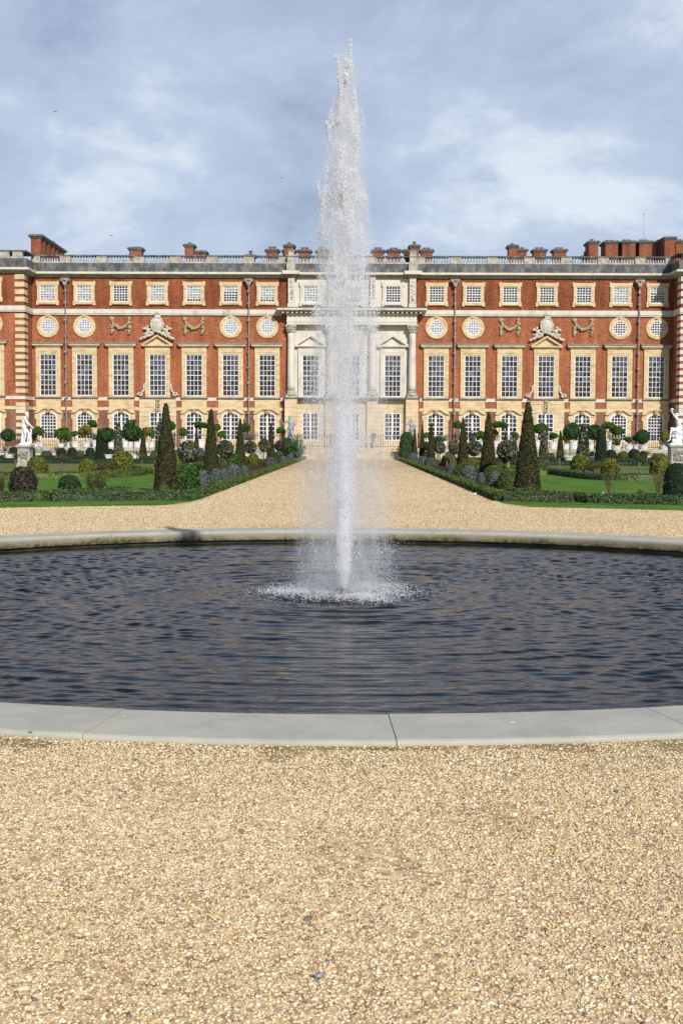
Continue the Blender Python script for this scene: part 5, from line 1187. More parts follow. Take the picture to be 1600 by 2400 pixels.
# trunked ball trees in the beds (crown + trunk)
BALL = {k: crown_mesh('crown', LM[k], sh_ball(.5, .92), 2800, .050 if k == 'vari' else .04, .07, .06, .9) for k in ('vari', 'dark', 'citrus', 'purple')}
def trunk_mesh(h, r=.035, bend=.03, stem=1):
    mb = MB()
    for q in range(stem): mb.tube([(0, 0, 0), (bend * (q - .3), bend * .4, h * .5), (bend * 2 * (q - .4), 0, h)], [r, r * .85, r * .75], 6)
    return mb
def ball_tree(kd, px, w, pt, pb, Y, lb, z0=0.0, group=None, bark='bark', name='ball_tree', sq=1.0):
    b = at(px, 1100, Y); zt_, zb2 = at(px, pt, Y).z, at(px, pb, Y).z; r = w * Y / F_PX
    o = empty(name, (b.x, Y, z0), lb, 'tree', group); h = (zt_ + zb2) / 2 - z0
    cr_ = put('crown', BALL[kd], o, (0, 0, h), (r, r, (zt_ - zb2) / .92)); cr_.rotation_euler = (0, 0, rng.uniform(0, 6))
    trunk_mesh(h, .04).build('trunk', LM[bark], o, loc=(0, 0, 0)); return o
MT['stake'] = noise_mat('yellow_bamboo_stake', [(.40, .28, .08), (.60, .45, .16)], 5)
BT = [('vari', 442, 48, 1034, 1082, 55, 'largest speckled ball tree, between the first two left obelisks'), ('vari', 528, 36, 1033, 1072, 72, 'second speckled ball tree, between the second and third left obelisks'),
      ('vari', 587, 27, 1034, 1062, 86, 'third speckled ball tree, left of the two thin white trunks'), ('vari', 619, 25, 1029, 1058, 95, 'small speckled ball tree just left of the fourth left obelisk'),
      ('purple', 657, 26, 1033, 1058, 108, 'brownish ball tree right of the fourth left obelisk'), ('vari', 1187, 46, 1033, 1078, 57, 'largest speckled ball tree, left of the front right obelisk'),
      ('vari', 1110, 33, 1033, 1068, 74, 'speckled ball tree between the second and third right obelisks'), ('vari', 1063, 25, 1032, 1064, 84, 'reddish speckled ball tree left of the third right obelisk'),
      ('vari', 1030, 25, 1036, 1062, 93, 'small speckled ball tree on twin pale trunks, right bed'), ('dark', 1024, 24, 1024, 1042, 112, 'dark green ball tree behind the twin trunked one'), ('purple', 998, 12, 1035, 1056, 108, 'thin brown ball tree between the two far right obelisks')]
for t_ in BT: 
    o = ball_tree(*t_[:6], t_[6], group='speckled ball trees along the path')
    if t_[1] in (442, 1187, 587, 1030, 619):
        mb = MB(); mb.tube([(.07, -.05, 0), (.07, -.05, .9)], .02, 5); mb.build('stake', MT['stake'] if t_[1] in (1187, ) else MT['paint'], o, loc=(0, 0, 0))
# thin standard shrubs on posts in the lawns
THIN = loose_mesh('crown', LM['olive'], 500, .035, .45, .6)
for px, pt, pb, lb in ((13, 1042, 1082, 'thin rose standard at the far left of the lawn'), (38, 1060, 1098, 'thin standard left of the statue pedestal'), (148, 1062, 1114, 'thin rose standard on a post, middle of the left lawn'), (133, 1044, 1078, 'small thin standard before the terrace, left lawn'), (334, 1060, 1104, 'thin standard tree with pale stem right of the large golden bush'), (322, 1060, 1078, 'short thin post before the small left yew cone'),
                       (1311, 1052, 1107, 'thin standard tree on a pale post below the small right yew cone'), (1374, 1092, 1110, 'short bare post in the curved right bed'), (1395, 1086, 1114, 'bare stemmed standard left of the middle golden bush'), (1498, 1060, 1116, 'thin rose standard on a post, middle of the right lawn'), (1516, 1054, 1084, 'small thin standard before the terrace, right lawn'), (1048, 1066, 1101, 'thin post in front of the clipped golden ball, right bed')):
    g = ground(px, pb); Y = min(g.y, 116.5); h = at(px, pt, Y).z; o = empty('standard_rose', (at(px, pb, Y).x, Y, 0), lb, 'tree', 'thin standards on the lawns')
    put('crown', THIN, o, (0, 0, h * .62), (.55, .55, h * .38 / .6)); trunk_mesh(h * .75, .028).build('trunk', LM['bark'], o, loc=(0, 0, 0)); mb = MB(); mb.box(-.07, -.03, -.02, .02, 0, h * .6); mb.build('post', LM['twig'], o, loc=(0, 0, 0))
# planters with citrus trees
def planter_mesh(r=.42, h=.62):
    mb = MB(); k = r / .42
    pr = [(.30 * k, 0), (.33 * k, h * .30), (.36 * k, h * .31), (.36 * k, h * .37), (.345 * k, h * .38), (.38 * k, h * .62), (.41 * k, h * .63), (.41 * k, h * .70), (.395 * k, h * .71), (.43 * k, h * .92), (.47 * k, h * .93), (.47 * k, h), (.40 * k, h), (.39 * k, h * .90)]
    mb.lathe(pr, 0, 0, 20); return mb.mesh('planter', MT['planter'], False)
MT['planter'] = noise_mat('white_planter_paint', [(.50, .52, .56), (.64, .65, .68), (.74, .74, .74)], 5, .6, coords='World')
PL = planter_mesh()
CIT = []
for q in range(4):
    mm = {0: 'citrus', 1: 'citrus', 2: 'yellowcit', 3: 'dark'}[q]; vs, fs, off = [], [], 0
    for c_, r_ in (((0, 0, .0), .36), ((.20, .1, .08), .28), ((-.24, -.05, -.02), .27), ((.05, -.2, .18), .26), ((-.08, .12, -.18), .24), ((.3, -.1, -.12), .2)) if q < 3 else (((0, 0, 0), .5),):
        c_ = np.array(c_) + rng.normal(0, .04, 3) * (q < 3); n = int(1900 * r_ * r_ / .13); d = rng.normal(0, 1, (n, 3)); d /= np.linalg.norm(d, axis=1)[:, None]
        C = c_ + d * (r_ * rng.uniform(.55, 1.05, n) ** (.5 if q < 3 else .25))[:, None] * np.array([1, 1, .85]); v, f = leaves(C, d, .058, .9)
        vs.append(v); fs.append(f + off); off += len(v)
    CIT.append(mesh_np('crown', np.concatenate(vs), np.concatenate(fs), LM[mm]))
def potted(px, w, pt, pb, potpx, pottop, potbot, Y, kind, lb, z0=ZT, leafy=None, stems=1):
    """crown box and planter box in photo pixels; z0 = level it stands on"""
    x = at(potpx, pottop, Y).x; zt_, zb2 = at(px, pt, Y).z, at(px, pb, Y).z; ph = max(.35, at(potpx, pottop, Y).z - z0); r = w * Y / F_PX
    o = empty('potted_tree', (x, Y, z0), lb, 'potted tree', 'trees in white planters on the terrace')
    put('planter', PL, o, (0, 0, 0), (1.0 if ph < .9 else 1.15, 1.0 if ph < .9 else 1.15, ph / .62)); cxx = at(px, pt, Y).x - x; hc = (zt_ + zb2) / 2 - z0
    c_ = put('crown', CIT[kind], o, (cxx, 0, hc), (r, r, (zt_ - zb2) / .95)); c_.rotation_euler = (0, 0, rng.uniform(0, 6))
    mb = MB()
    for q in range(stems): mb.tube([(rng.uniform(-.1, .1) * (stems > 1), 0, ph * .85), (cxx * .4 + .1 * (q - stems / 2) * (stems > 1), .02, ph + (hc - ph) * .5), (cxx * .9 + .22 * (q - stems / 2) * (stems > 1), 0, hc)], [.04, .035, .025], 6)
    mb.build('trunk', LM['bark'], o, loc=(0, 0, 0)); return o
# px, w, crown top, crown bottom, pot px, pot top, pot bottom, distance, kind, label
for r_ in [(91, 27, 997, 1026, 84, 1041, 1049, 119, 0, 'potted tree just right of the white statue', 1), (80, 16, 1012, 1034, 93, 1036, 1045, 120, 2, 'yellow leaved small potted tree behind the statue', 2), (146, 38, 999, 1036, 142, 1039, 1049, 119, 0, 'wide many stemmed potted tree under the first left rain pipe', 4),
           (174, 20, 1009, 1026, 177, 1035, 1046, 120, 0, 'small potted tree right of the wide one, left terrace', 1), (160, 16, 1018, 1036, 158, 1036, 1046, 120.4, 2, 'low yellowish potted shrub beside the rain pipe', 2), (199, 28, 993, 1026, 202, 1037, 1049, 119, 2, 'yellow green potted tree in front of the second left arched window', 1), (218, 24, 982, 1006, 219, 1028, 1046, 120, 0, 'high crowned potted tree in a tall planter, left terrace', 1),
           (306, 28, 982, 1002, 293, 1032, 1044, 120, 0, 'potted tree rising behind the left ball tree', 1), (300, 24, 995, 1020, 306, 1033, 1042, 120.6, 0, 'potted tree hidden behind the left ball tree', 1), (345, 26, 998, 1024, 341, 1036, 1046, 119.6, 2, 'open branched pale leaved potted tree beside the left doorway', 3), (262, 16, 1004, 1030, 261, 1036, 1046, 119.6, 0, 'potted shrub showing between the broad yew column and the left holly', 1),
           (326, 18, 1006, 1030, 322, 1035, 1046, 119.4, 0, 'planter left of the small left yew cone', 1), (356, 14, 1004, 1028, 354, 1036, 1046, 120.2, 0, 'potted shrub just right of the open branched tree', 1), (401, 24, 984, 1012, 398, 1034, 1046, 120, 0, 'potted tree right of the front left obelisk top', 1),
           (430, 22, 1000, 1026, 432, 1030, 1044, 120, 0, 'twiggy potted tree before the fifth left arched window', 3), (472, 38, 987, 1007, 471, 1030, 1047, 119.6, 0, 'flat wide crowned potted tree left of the second obelisk', 1), (508, 20, 992, 1013, 507, 1034, 1046, 120.4, 0, 'round potted tree right of the second left obelisk', 1), (520, 20, 1008, 1030, 517, 1036, 1046, 119.4, 0, 'drooping potted tree beside the sixth left arched window', 2),
           (574, 26, 989, 1018, 578, 1029, 1042, 119.6, 0, 'bright green potted tree right of the third left obelisk', 1), (659, 24, 1000, 1020, 662, 1032, 1046, 119.4, 0, 'bright green potted tree left of the left lead statue', 1), (997, 16, 1012, 1030, 999, 1032, 1046, 119.6, 0, 'small bright potted tree between the two far right obelisks', 1),
           (1073, 24, 986, 1008, 1071, 1033, 1046, 120, 0, 'round potted tree left of the third right obelisk top', 1), (1127, 26, 1008, 1034, 1130, 1035, 1047, 119.6, 0, 'potted tree left of the second right obelisk', 1), (1173, 38, 986, 1007, 1164, 1033, 1048, 119.6, 0, 'flat wide crowned potted tree right of the second right obelisk', 1), (1158, 18, 1004, 1026, 1159, 1034, 1046, 120.4, 2, 'yellowish potted tree hidden by the second right obelisk', 2),
           (1207, 18, 1010, 1036, 1204, 1037, 1047, 119.4, 0, 'potted shrub left of the near right obelisk', 1), (1266, 38, 989, 1022, 1257, 1033, 1051, 119, 0, 'large potted tree just right of the near right obelisk', 1), (1296, 20, 1012, 1032, 1295, 1036, 1047, 119.4, 0, 'potted shrub beside the right doorway', 1), (1341, 30, 988, 1012, 1343, 1034, 1050, 119, 0, 'high potted tree behind the right ball tree', 1), (1325, 18, 1018, 1036, 1324, 1040, 1048, 118.9, 2, 'low pale potted shrub right of the small right yew cone', 2),
           (1426, 30, 987, 1010, 1428, 1033, 1049, 119, 0, 'multi stemmed potted tree in a tall planter, right terrace', 4), (1446, 32, 998, 1024, 1449, 1036, 1047, 119.6, 0, 'potted tree right of the multi stemmed one', 1), (1444, 24, 1025, 1045, 1443, 1045, 1054, 118.7, 2, 'low yellow green potted shrub nearest the terrace edge', 2), (1472, 20, 1022, 1041, 1472, 1042, 1051, 118.9, 0, 'small round potted tree left of the right rain pipe', 1),
           (1490, 20, 1018, 1038, 1491, 1042, 1051, 119.2, 0, 'potted shrub at the foot of the right rain pipe', 1), (1505, 32, 1005, 1042, 1507, 1043, 1053, 118.8, 3, 'large dark leaning potted tree before the last right arched window', 1), (1557, 18, 1006, 1040, 1555, 1043, 1051, 119.2, 2, 'tall yellowish potted tree left of the seated statue', 2), (1594, 14, 1022, 1040, 1594, 1042, 1051, 119.2, 2, 'orange tinged potted shrub right of the seated statue', 2),
           (875, 12, 1014, 1029, 876, 1039, 1046, 121.9, 3, 'little potted bay tree between the middle and right doors', 1), (1367, 10, 1026, 1040, 1383, 1040, 1050, 119, 2, 'planter showing right of the right ball tree trunk', 1)]:
    potted(*r_[:10], stems=r_[10])
# dark ball trees on long stems, standing lower in the garden in white tubs
for px, w, pt, pb, potpx, pott, potb, lb in ((19, 32, 1006, 1034, 22, 1041, 1050, 'dark green ball tree left of the white statue'), (250, 38, 1003, 1036, 252, 1069, 1079, 'dark green ball tree in a white tub beside the broad yew column'), (310, 46, 998, 1034, 314, 1067, 1076, 'largest dark green ball tree on a long thin stem, left garden'),
                                 (1338, 38, 997, 1030, 1334, 1070, 1080, 'dark green ball tree on a long thin stem left of the large holly pyramid'), (1392, 40, 996, 1030, 1391, 1074, 1084, 'dark green ball tree on a long stem right of the large holly pyramid')):
    Y = 108.0; x = at(potpx, pott, Y).x; o = empty('ball_tree', (x, Y, 0), lb, 'potted tree', 'dark ball trees in white tubs'); zt_, zb2 = at(px, pt, Y).z, at(px, pb, Y).z; r = w * Y / F_PX; h = (zt_ + zb2) / 2; cxx = at(px, pt, Y).x - x
    c_ = put('crown', BALL['dark'], o, (cxx, 0, h), (r, r, (zt_ - zb2) / .92)); trunk_mesh(h, .04).build('trunk', LM['bark'], o, loc=(0, 0, 0)); put('planter', PL, o, (0, 0, 0), (1.15, 1.15, .45 / .62))
# big leafy bushes flanking the steps, agaves
T('shrub', BM_['loosegreen'], (at(694, 1020, 116).x, 116, 0), (1.9, 1.6, 2.5), 'large leafy bush left of the stone steps, below the left lead statue', 'shrub')
T('shrub', BM_['dark'], (at(672, 1020, 117).x, 117, 0), (1.3, 1.3, 1.9), 'dark bush behind the flowering one left of the steps', 'shrub')
T('shrub', BM_['dark'], (at(953, 1020, 116.5).x, 116.5, 0), (1.4, 1.2, 2.45), 'dark bush right of the stone steps, below the right lead statue', 'shrub')
def agave():
    mb = MB()
    for i in range(22):
        a = rng.uniform(0, 6.28); e_ = rng.uniform(.4, 1.35); L_ = rng.uniform(.7, 1.15); c, s = math.cos(a), math.sin(a)
        p1 = (c * L_ * .5 * math.cos(e_), s * L_ * .5 * math.cos(e_), L_ * .5 * math.sin(e_)); p2 = (c * L_ * math.cos(e_ * .75), s * L_ * math.cos(e_ * .75), L_ * math.sin(e_ * .75))
        mb.tube([(0, 0, 0), p1, p2], [.05, .045, .004], 4)
    return mb.mesh('leaves', LM['greydark'])
AG = agave()
for px, lb in ((584, 'spiky grey agave in a white planter at the foot of the second left rain pipe'), (1036, 'spiky grey agave in a white planter left of the third right obelisk'), (226, 'upright striped agave in a planter left of the broad yew column')):
    x = at(px, 1030, 119.3).x; o = empty('potted_agave', (x, 119.3, ZT), lb, 'potted plant'); put('planter', PL, o, (0, 0, 0), (1.1, 1.1, 1.1)); put('leaves', AG, o, (0, 0, .6), (1.1, 1.1, 1.2))

# ------------------------------------------------------------------ HEDGES
def hedge(name, pts, w, h, m, n_per_m, leaf, label, z0=0, group='low clipped box hedges'):
    pts = [Vector((p[0], p[1], 0)) for p in pts]; d_ = [0]
    for a, b in zip(pts, pts[1:]): d_.append(d_[-1] + (b - a).length)
    Lt = d_[-1]; nseg = max(2, int(Lt / .5)); S = np.linspace(0, Lt, nseg + 1)
    X = np.interp(S, d_, [p.x for p in pts]); Y = np.interp(S, d_, [p.y for p in pts])
    tx, ty = np.gradient(X), np.gradient(Y); q = np.hypot(tx, ty); nx, ny = -ty / q, tx / q
    pr = [(-.5, 0), (-.5, .9), (-.42, 1), (.42, 1), (.5, .9), (.5, 0)]; k = len(pr)
    v = np.array([(X[i] + nx[i] * a * w * .94, Y[i] + ny[i] * a * w * .94, z0 + b * h * .95 * (1 + .03 * math.sin(i * 1.7))) for i in range(nseg + 1) for a, b in pr])
    f = np.array([(i * k + j, (i + 1) * k + j, (i + 1) * k + j + 1, i * k + j + 1) for i in range(nseg) for j in range(k - 1)])
    n = int(Lt * n_per_m); s = rng.uniform(0, Lt, n); px_, py_ = np.interp(s, S, X), np.interp(s, S, Y); ax, ay = np.interp(s, S, nx), np.interp(s, S, ny)
    side = rng.random(n); per = 2 * h + w; c = side * per
    off = np.where(c < h, -w / 2, np.where(c < h + w, c - h - w / 2, w / 2)); zz_ = np.where(c < h, c, np.where(c < h + w, h, per - c))
    wob = 1 + .06 * np.sin(s * 1.3) + .05 * np.sin(s * 3.7 + 1)
    C = np.stack([px_ + ax * off * wob, py_ + ay * off * wob, z0 + zz_ * (1 + .05 * np.sin(s * 2.1))], 1) + rng.normal(0, .018, (n, 3)); C[:, 2] = np.maximum(C[:, 2], .01)
    Nn = np.where((c < h)[:, None], np.stack([-ax, -ay, .2 * np.ones(n)], 1), np.where((c < h + w)[:, None], np.array([[0, 0, 1.0]]), np.stack([ax, ay, .2 * np.ones(n)], 1)))
    lv, lf = leaves(C, Nn, leaf * 1.6, .8); V = np.concatenate([lv, v]); Fq = np.concatenate([lf, f + len(lv)])
    # end caps
    e = np.array([[len(lv) + 0, len(lv) + 1, len(lv) + 4, len(lv) + 5], [len(lv) + 1, len(lv) + 2, len(lv) + 3, len(lv) + 4], [len(V) - 6, len(V) - 5, len(V) - 2, len(V) - 1], [len(V) - 5, len(V) - 4, len(V) - 3, len(V) - 2]])
    o = obj_np(name, V, np.concatenate([Fq, e]), m); return tag(o, label, 'hedge', group)
for s_ in (-1, 1):
    sd = 'left' if s_ < 0 else 'right'; xg = 8.2 if s_ < 0 else 6.4
    a = [(s_ * x, y) for x, y in arc(20.5, 4.35, xg - .25)]; hedge('box_hedge', a, .38, .22, LM['boxblue'], 1500, .020, 'front box hedge before the near %s obelisk, ending at the path corner' % sd)
    a = [(s_ * x, y) for x, y in arc(20.5, xg + .15, 15.5)]; hedge('box_hedge', a, .38, .22, LM['boxblue'], 1500, .020, 'long front box hedge on the far %s, beyond the gap with browning leaves' % sd)
    hedge('box_hedge', [(s_ * 4.32, 35.7), (s_ * 4.32, 117)], .36, .21, LM['box'], 420, .026, 'long low box hedge along the %s side of the gravel path' % sd)
    hedge('box_hedge', [(s_ * 4.6, 36.6), (s_ * 5.4, 36.5)], .3, .2, LM['gold'], 900, .02, 'short yellowish inner hedge at the front corner of the %s bed' % sd)
    hedge('box_hedge', [(s_ * (xg + .3), 34.9), (s_ * (xg - .6), 37.2), (s_ * (xg - 1.5), 39)], .35, .22, LM['box'], 900, .022, 'short box hedge turning back from the gap to the near %s obelisk' % sd)
    hedge('box_hedge', [(s_ * x, y) for x, y in arc(22.2, xg + .6, 15.5)], .28, .16, LM['boxblue'], 700, .022, 'second low box line right behind the long front hedge on the %s' % sd)
hedge('box_hedge', bez(gp([(-60, 1123), (60, 1123), (180, 1123), (245, 1120), (300, 1117), (350, 1110), (400, 1108)])), .5, .28, LM['box'], 500, .028, 'curving box hedge across the middle of the left lawn')
hedge('box_hedge', bez(gp([(1220, 1111), (1290, 1112), (1340, 1118), (1390, 1124), (1480, 1127), (1560, 1127), (1660, 1128)])), .5, .28, LM['boxblue'], 500, .028, 'curving box hedge across the middle of the right lawn')
for s_ in (-1, 1):
    sd = 'left' if s_ < 0 else 'right'
    hedge('box_hedge', [(s_ * 9.4, 89.5), (s_ * 40, 89.5)], .6, .34, LM['darkyew'], 220, .04, 'dark straight hedge behind the dry %s lawn' % sd)
    hedge('box_hedge', [(s_ * 9.4, 112.5), (s_ * 40, 112.5)], .6, .26, LM['darkyew'], 160, .04, 'farthest low hedge below the terrace wall in the %s garden' % sd)
    hedge('box_hedge', [(s_ * 5.0, 87), (s_ * 8.6, 87)], .5, .22, LM['box'], 240, .035, 'short cross hedge inside the %s path bed' % sd)
    hedge('box_hedge', [(s_ * 9.3, 62), (s_ * 9.3, 112)], .5, .26, LM['box'], 160, .04, 'lengthwise hedge between the %s path bed and the lawns' % sd)
# plant labels and small things
for px, py, lb, r_ in ((456, 1143, 'white plant label lying by the nearest silver bush', .5), (1417, 1159, 'white plant label behind the front right hedge', .2), (1150, 1143, 'white plant label on the soil in the right bed', .6)):
    g = ground(px, py); mb = MB(); mb.box(-.11, .11, -.02, .02, .03, .045); mb.box(-.10, -.08, -.01, .01, 0, .03); o = mb.build('plant_label', MT['paint'], loc=(g.x, g.y, .01)); o.rotation_euler = (0, .25, r_); tag(o, lb, 'plant label')
g = ground(1111, 1161); mb = MB(); mb.blob((0, 0, .04), (.055, .03, .03), .05, ICO2); mb.blob((.05, 0, .07), (.022, .02, .022), .02); mb.tube([(-.05, 0, .04), (-.11, 0, .03)], [.018, .008], 6); mb.tube([(0, 0, .0), (0, 0, .03)], .006, 4)
tag(mb.build('wagtail', MT['paint'], loc=(g.x, g.y, 0)), 'small white bird standing on the gravel by the right path hedge', 'bird')
def bird(px, py, Y, s, lb):
    p = at(px, py, Y); mb = MB(); mb.blob((0, 0, 0), (s * .28, s * .10, s * .08), .05)
    for q in (-1, 1): mb.add([(q * .0, -s * .1, 0), (q * s * .3, 0, s * .14), (q * s * .8, s * .05, s * .02), (q * .0, s * .14, 0)], [(0, 1, 2, 3)])
    tag(mb.build('bird', MT['iron'], loc=tuple(p)), lb, 'bird')
bird(130, 261, 260, .75, 'dark bird flying high in the upper left of the sky'); bird(659, 417, 260, .6, 'dark bird flying just left of the fountain jet'); bird(261, 552, 260, .65, 'dark bird flying low above the left roof')

# ------------------------------------------------------------------ FIGURES
def cap(mb, a, b, ra, rb, n=12):
    a, b = Vector(a), Vector(b); d = (b - a); pts, rs = [], []
    for t in (-1, -.7, -.3): pts.append(a + d.normalized() * ra * t); rs.append(ra * math.sqrt(max(.02, 1 - t * t)))
    for t in (0, .35, .7, 1): pts.append(a.lerp(b, t)); rs.append(ra + (rb - ra) * t)
    for t in (.3, .7, 1): pts.append(b + d.normalized() * rb * t); rs.append(rb * math.sqrt(max(.02, 1 - t * t)))
    mb.tube(pts, rs, n)
def figure_body(J_, extra=None, hair=True, face=(1, 0, 0)):
    """J_: joint positions. returns an MB of overlapping tapered limbs to be fused into one surface"""
    mb = MB(); g = J_
    cap(mb, g['pelvis'], g['waist'], .150, .125); cap(mb, g['waist'], g['chest'], .125, .160); cap(mb, g['chest'], g['neck'], .150, .07); cap(mb, g['neck'], g['head'], .055, .06)
    cap(mb, g['sl'], g['sr'], .075, .075)
    h = Vector(g['head']); mb.blob(tuple(h), (.088, .092, .118), .01, ICO2); f = Vector(face).normalized(); mb.blob(tuple(h + f * .095 + Vector((0, 0, -.01))), (.018, .018, .026), .0); mb.blob(tuple(h + f * .06 + Vector((0, 0, -.075))), (.045, .04, .035), .0)
    if hair: mb.blob(tuple(h - f * .025 + Vector((0, 0, .03))), (.105, .105, .11), .05, ICO2); mb.blob(tuple(h - f * .11 + Vector((0, 0, .0))), (.055, .055, .05), .06)
    for s in 'lr':
        cap(mb, g['s' + s], g['e' + s], .056, .044); cap(mb, g['e' + s], g['w' + s], .043, .028)
        w = Vector(g['w' + s]); d = (w - Vector(g['e' + s])).normalized(); sd = d.orthogonal().normalized(); cap(mb, w, w + d * .07, .028, .034, 8)
        for q in range(4): b_ = w + d * .09 + sd * (.022 * (q - 1.5)); cap(mb, b_, b_ + d * (.055 + .01 * (q in (1, 2))) + sd.cross(d) * .02, .011, .009, 6)
        cap(mb, w + d * .04 - sd * .03, w + d * .075 - sd * .06, .012, .010, 6)
        cap(mb, g['h' + s], g['k' + s], .096, .064); cap(mb, g['k' + s], g['a' + s], .062, .036)
        a = Vector(g['a' + s]); t = Vector(g['t' + s]); cap(mb, a + Vector((0, 0, -.03)), t, .042, .028, 8)
    return mb
def fuse(o, vox=.014, it=3):
    r_ = o.modifiers.new('fuse', 'REMESH'); r_.mode = 'VOXEL'; r_.voxel_size = vox; r_.use_smooth_shade = True
    s_ = o.modifiers.new('soften', 'SMOOTH'); s_.factor = .5; s_.iterations = it; return o
def pedestal(px, pt, pb, w, Y, parent, m):
    x = at(px, pb, Y).x; zt_ = at(px, pt, Y).z; r = w / 2 * Y / F_PX; mb = MB()
    mb.box(x - r * 1.0, x + r * 1.0, Y - r, Y + r, 0, .18); mb.box(x - r * .94, x + r * .94, Y - r * .94, Y + r * .94, .183, .30); mb.box(x - r * .86, x + r * .86, Y - r * .86, Y + r * .86, .303, zt_ - .20)
    mb.box(x - r * .95, x + r * .95, Y - r * .95, Y + r * .95, zt_ - .197, zt_ - .12); mb.box(x - r * 1.12, x + r * 1.12, Y - r * 1.12, Y + r * 1.12, zt_ - .117, zt_)
    k = .62; mb.ring([(x - r * .80, .36), (x + r * .80, .36), (x + r * .80, zt_ - .24), (x - r * .80, zt_ - .24)], [(x - r * k, .46), (x + r * k, .46), (x + r * k, zt_ - .34), (x - r * k, zt_ - .34)], Y - r * .90, Y - r * .86)
    p = mb.build('pedestal', m, parent); mb = MB()
    for q in range(60): mb.blob((x + rng.uniform(-.52, .52) * r, Y - r * .86, rng.uniform(.52, zt_ - .4)), rng.uniform(.035, .07))
    mb.build('relief', MT['carved2'], p); return x, zt_
MT['carved2'] = noise_mat('weathered_relief_stone', [(.09, .085, .075), (.20, .19, .17), (.42, .40, .36)], 14, .9, .4, 40)
# left: standing woman looking down, hand on a tree stump
Y = 76.0; x0 = at(60, 1097, Y).x; LS = empty('marble_statue', (x0, Y, 0), 'white marble statue of a standing woman looking down, on a carved stone pedestal', 'statue')
x, zt_ = pedestal(60, 1043, 1097, 33, Y, LS, MT['pstone']); k = (at(58, 966, Y).z - zt_ - .10) / 1.72
Jt = dict(pelvis=(-.06, 0, .93), waist=(-.06, 0, 1.08), chest=(-.02, 0, 1.28), neck=(.06, -.01, 1.46), head=(.14, -.03, 1.60), sl=(.03, -.17, 1.39), sr=(.0, .17, 1.39), el=(.18, -.22, 1.13), wl=(.36, -.17, 1.00), er=(.14, .20, 1.14), wr=(.34, .10, .96),
          hl=(-.03, -.09, .90), kl=(.06, -.10, .50), al=(-.01, -.11, .10), tl=(.15, -.13, .04), hr=(-.04, .09, .90), kr=(.20, .06, .56), ar=(.12, .05, .12), tr=(.27, .03, .05))
def place(J_, k, x, Y, z, flip=1): return {a: (x + b[0] * k * flip, Y + b[1] * k, z + b[2] * k) for a, b in J_.items()}
def scaled(mb, k, x, Y, z): mb.v = [(x + a * k, Y + b * k, z + c * k) for a, b, c in mb.v]; return mb
mb = figure_body(Jt, face=(.8, -.1, -.5)); cap(mb, (-.16, .02, .02), (-.14, .02, .50), .10, .07); cap(mb, (-.14, .02, .5), (-.10, 0, .86), .07, .09); cap(mb, (.27, .08, .02), (.30, .06, .45), .09, .05); cap(mb, (.30, .06, .45), (.35, 0, .92), .05, .06)
fuse(scaled(mb, k, x, Y, zt_ + .08).build('statue_figure', MT['marble'], LS), .016)
mb = MB(); mb.box(x - .36, x + .36, Y - .28, Y + .28, zt_ + .003, zt_ + .05); mb.lathe([(.34, zt_ + .05), (.36, zt_ + .08), (.30, zt_ + .12)], x, Y, 14, 1, .75); mb.build('plinth', MT['marble'], LS)
# right: seated man on a rock with one arm raised
x0 = at(1583, 1096, Y).x; RS = empty('marble_statue', (x0, Y, 0), 'white marble statue of a seated man raising one arm, on a carved stone pedestal', 'statue')
x, zt_ = pedestal(1583, 1042, 1098, 38, Y, RS, MT['pstone']); k = (at(1573, 958, Y).z - zt_ - .05) / 1.98
Jt = dict(pelvis=(.06, 0, .82), waist=(.12, 0, .98), chest=(.10, -.01, 1.22), neck=(.0, -.02, 1.42), head=(-.06, -.04, 1.56), sl=(-.02, -.17, 1.36), sr=(.13, .15, 1.33), el=(-.20, -.20, 1.55), wl=(-.33, -.16, 1.80), er=(.27, .14, 1.08), wr=(.24, -.05, .84),
          hl=(.0, -.10, .80), kl=(-.36, -.16, .72), al=(-.42, -.16, .24), tl=(-.55, -.19, .12), hr=(.04, .10, .80), kr=(-.28, .12, .86), ar=(-.22, .10, .45), tr=(-.34, .08, .36))
mb = figure_body(Jt, face=(-.9, -.2, -.2)); mb.blob((-.33, -.16, 1.93), (.09, .09, .07), .1, ICO2); mb.blob((-.05, -.03, 1.68), (.16, .15, .05), .12)
cap(mb, (.06, 0, .10), (.08, 0, .62), .26, .20); cap(mb, (-.08, .02, .08), (-.02, .02, .50), .18, .14)
for i in range(26): a = rng.uniform(0, 6.28); z = rng.uniform(.05, .72); mb.blob((.05 + .25 * math.cos(a), .18 * math.sin(a), z), rng.uniform(.05, .11), .15)
fuse(scaled(mb, k, x, Y, zt_ + .06).build('statue_figure', MT['marble'], RS), .018)
mb = MB(); mb.box(x - .46, x + .40, Y - .32, Y + .32, zt_ + .003, zt_ + .08); mb.build('plinth', MT['marble'], RS)
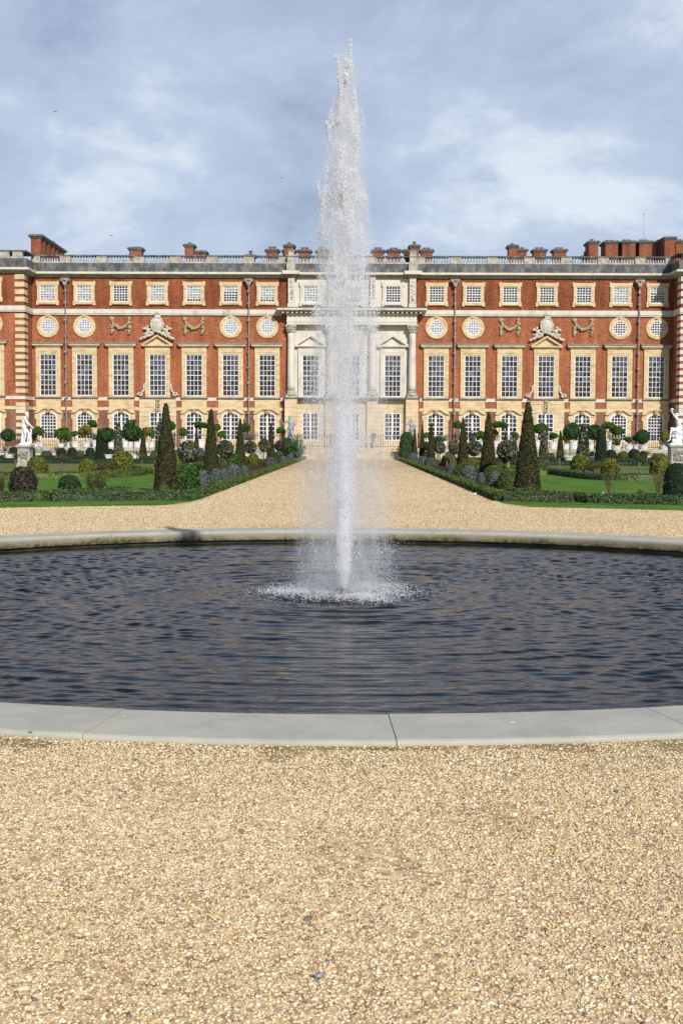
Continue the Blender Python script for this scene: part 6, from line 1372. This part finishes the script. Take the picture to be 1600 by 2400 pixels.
# two lead statues flanking the steps
for px, pt, sgn, lb in ((679, 976, -1, 'blue grey lead statue with a long spear left of the stone steps'), (962, 982, 1, 'blue grey lead statue right of the stone steps, arms bent')):
    Y = 117.0 if sgn > 0 else 117.2; x = at(px, 1040, Y).x; o = empty('lead_statue', (x, Y, 0), lb, 'statue'); mb = MB(); mb.box(x - .5, x + .5, Y - .45, Y + .45, 0, ZT + .5); mb.box(x - .58, x + .58, Y - .52, Y + .52, ZT + .503, ZT + .6); mb.build('pedestal', MT['pstone'], o)
    zb3 = ZT + .6; k = (at(px, pt, Y).z - zb3) / 1.74
    Jt = dict(pelvis=(0, 0, .95), waist=(.02, 0, 1.10), chest=(.02, -.01, 1.30), neck=(0, -.02, 1.48), head=(.0, -.04, 1.62), sl=(-.20, -.02, 1.40), sr=(.20, 0, 1.38), el=(-.42, -.08, 1.24), wl=(-.52 if sgn < 0 else -.28, -.25, 1.34 if sgn < 0 else 1.08), er=(.42, .02, 1.18), wr=(.28, -.14, .98),
              hl=(-.09, 0, .92), kl=(-.12, -.06, .50), al=(-.13, 0, .09), tl=(-.16, -.14, .03), hr=(.09, 0, .92), kr=(.14, -.12, .52), ar=(.13, .02, .09), tr=(.18, -.12, .03))
    mb = figure_body(Jt, face=(0, -1, -.1)); cap(mb, (.1, .1, .1), (.18, .08, 1.3), .16, .14); mb.blob((0, 0, 1.74), (.07, .09, .07)); fuse(scaled(mb, k, x, Y, zb3).build('statue_figure', MT['leadstat'], o), .02)
    if sgn < 0: mb = MB(); a = at(652, 970, Y - .3); b = at(668, 1006, Y - .3); mb.tube([tuple(a), tuple(b)], .03, 6); mb.build('spear', MT['leadstat'], o)
# visitor on the terrace
MT['skin'] = noise_mat('skin', [(.42, .25, .18), (.50, .31, .23)], 5, .55); MT['coat'] = noise_mat('dark_blue_coat', [(.010, .014, .03), (.02, .028, .055)], 6, .8); MT['trous'] = noise_mat('black_trousers', [(.012, .012, .014), (.02, .02, .022)], 6, .8); MT['hairm'] = noise_mat('dark_hair', [(.012, .008, .006), (.03, .02, .012)], 20, .6)
Y = 122.6; x = at(1104, 1010, Y).x; o = empty('person', (x, Y, ZT), 'person in a dark blue coat standing on the terrace behind the planters', 'person')
Jt = dict(pelvis=(0, 0, .95), waist=(0, 0, 1.08), chest=(0, -.01, 1.28), neck=(.01, -.02, 1.46), head=(.02, -.05, 1.61), sl=(-.19, 0, 1.39), sr=(.19, 0, 1.39), el=(-.24, -.03, 1.12), wl=(-.12, -.22, 1.10), er=(.25, -.02, 1.12), wr=(.14, -.22, 1.06), hl=(-.09, 0, .92), kl=(-.10, -.03, .50), al=(-.10, .01, .09), tl=(-.12, -.13, .03), hr=(.09, 0, .92), kr=(.11, -.01, .50), ar=(.12, .03, .09), tr=(.15, -.11, .03))
fuse(figure_body(Jt, hair=False, face=(.3, -1, -.2)).build('body', MT['skin'], o, loc=(0, 0, 0)), .014, 2)
mb = MB(); cap(mb, (0, 0, .90), (0, 0, 1.10), .185, .17); cap(mb, (0, 0, 1.1), (0, -.01, 1.30), .17, .19); cap(mb, (0, -.01, 1.3), (0, 0, 1.42), .18, .11); cap(mb, (-.19, 0, 1.39), (.19, 0, 1.39), .10, .10)
for s in (-1, 1): cap(mb, (s * .19, 0, 1.39), (s * .245, -.025, 1.12), .082, .068); cap(mb, (s * .245, -.025, 1.12), (s * .15, -.18, 1.09), .066, .05)
fuse(mb.build('coat', MT['coat'], o, loc=(0, 0, 0)), .014, 2)
mb = MB()
for s in (-1, 1): cap(mb, (s * .09, 0, .92), (s * .105, -.02, .50), .115, .085); cap(mb, (s * .105, -.02, .5), (s * .11, .02, .12), .085, .065)
fuse(mb.build('trousers', MT['trous'], o, loc=(0, 0, 0)), .014, 2)
mb = MB(); mb.blob((.01, -.015, 1.665), (.112, .115, .10), .04, ICO2); mb.build('hair', MT['hairm'], o, True, loc=(0, 0, 0))
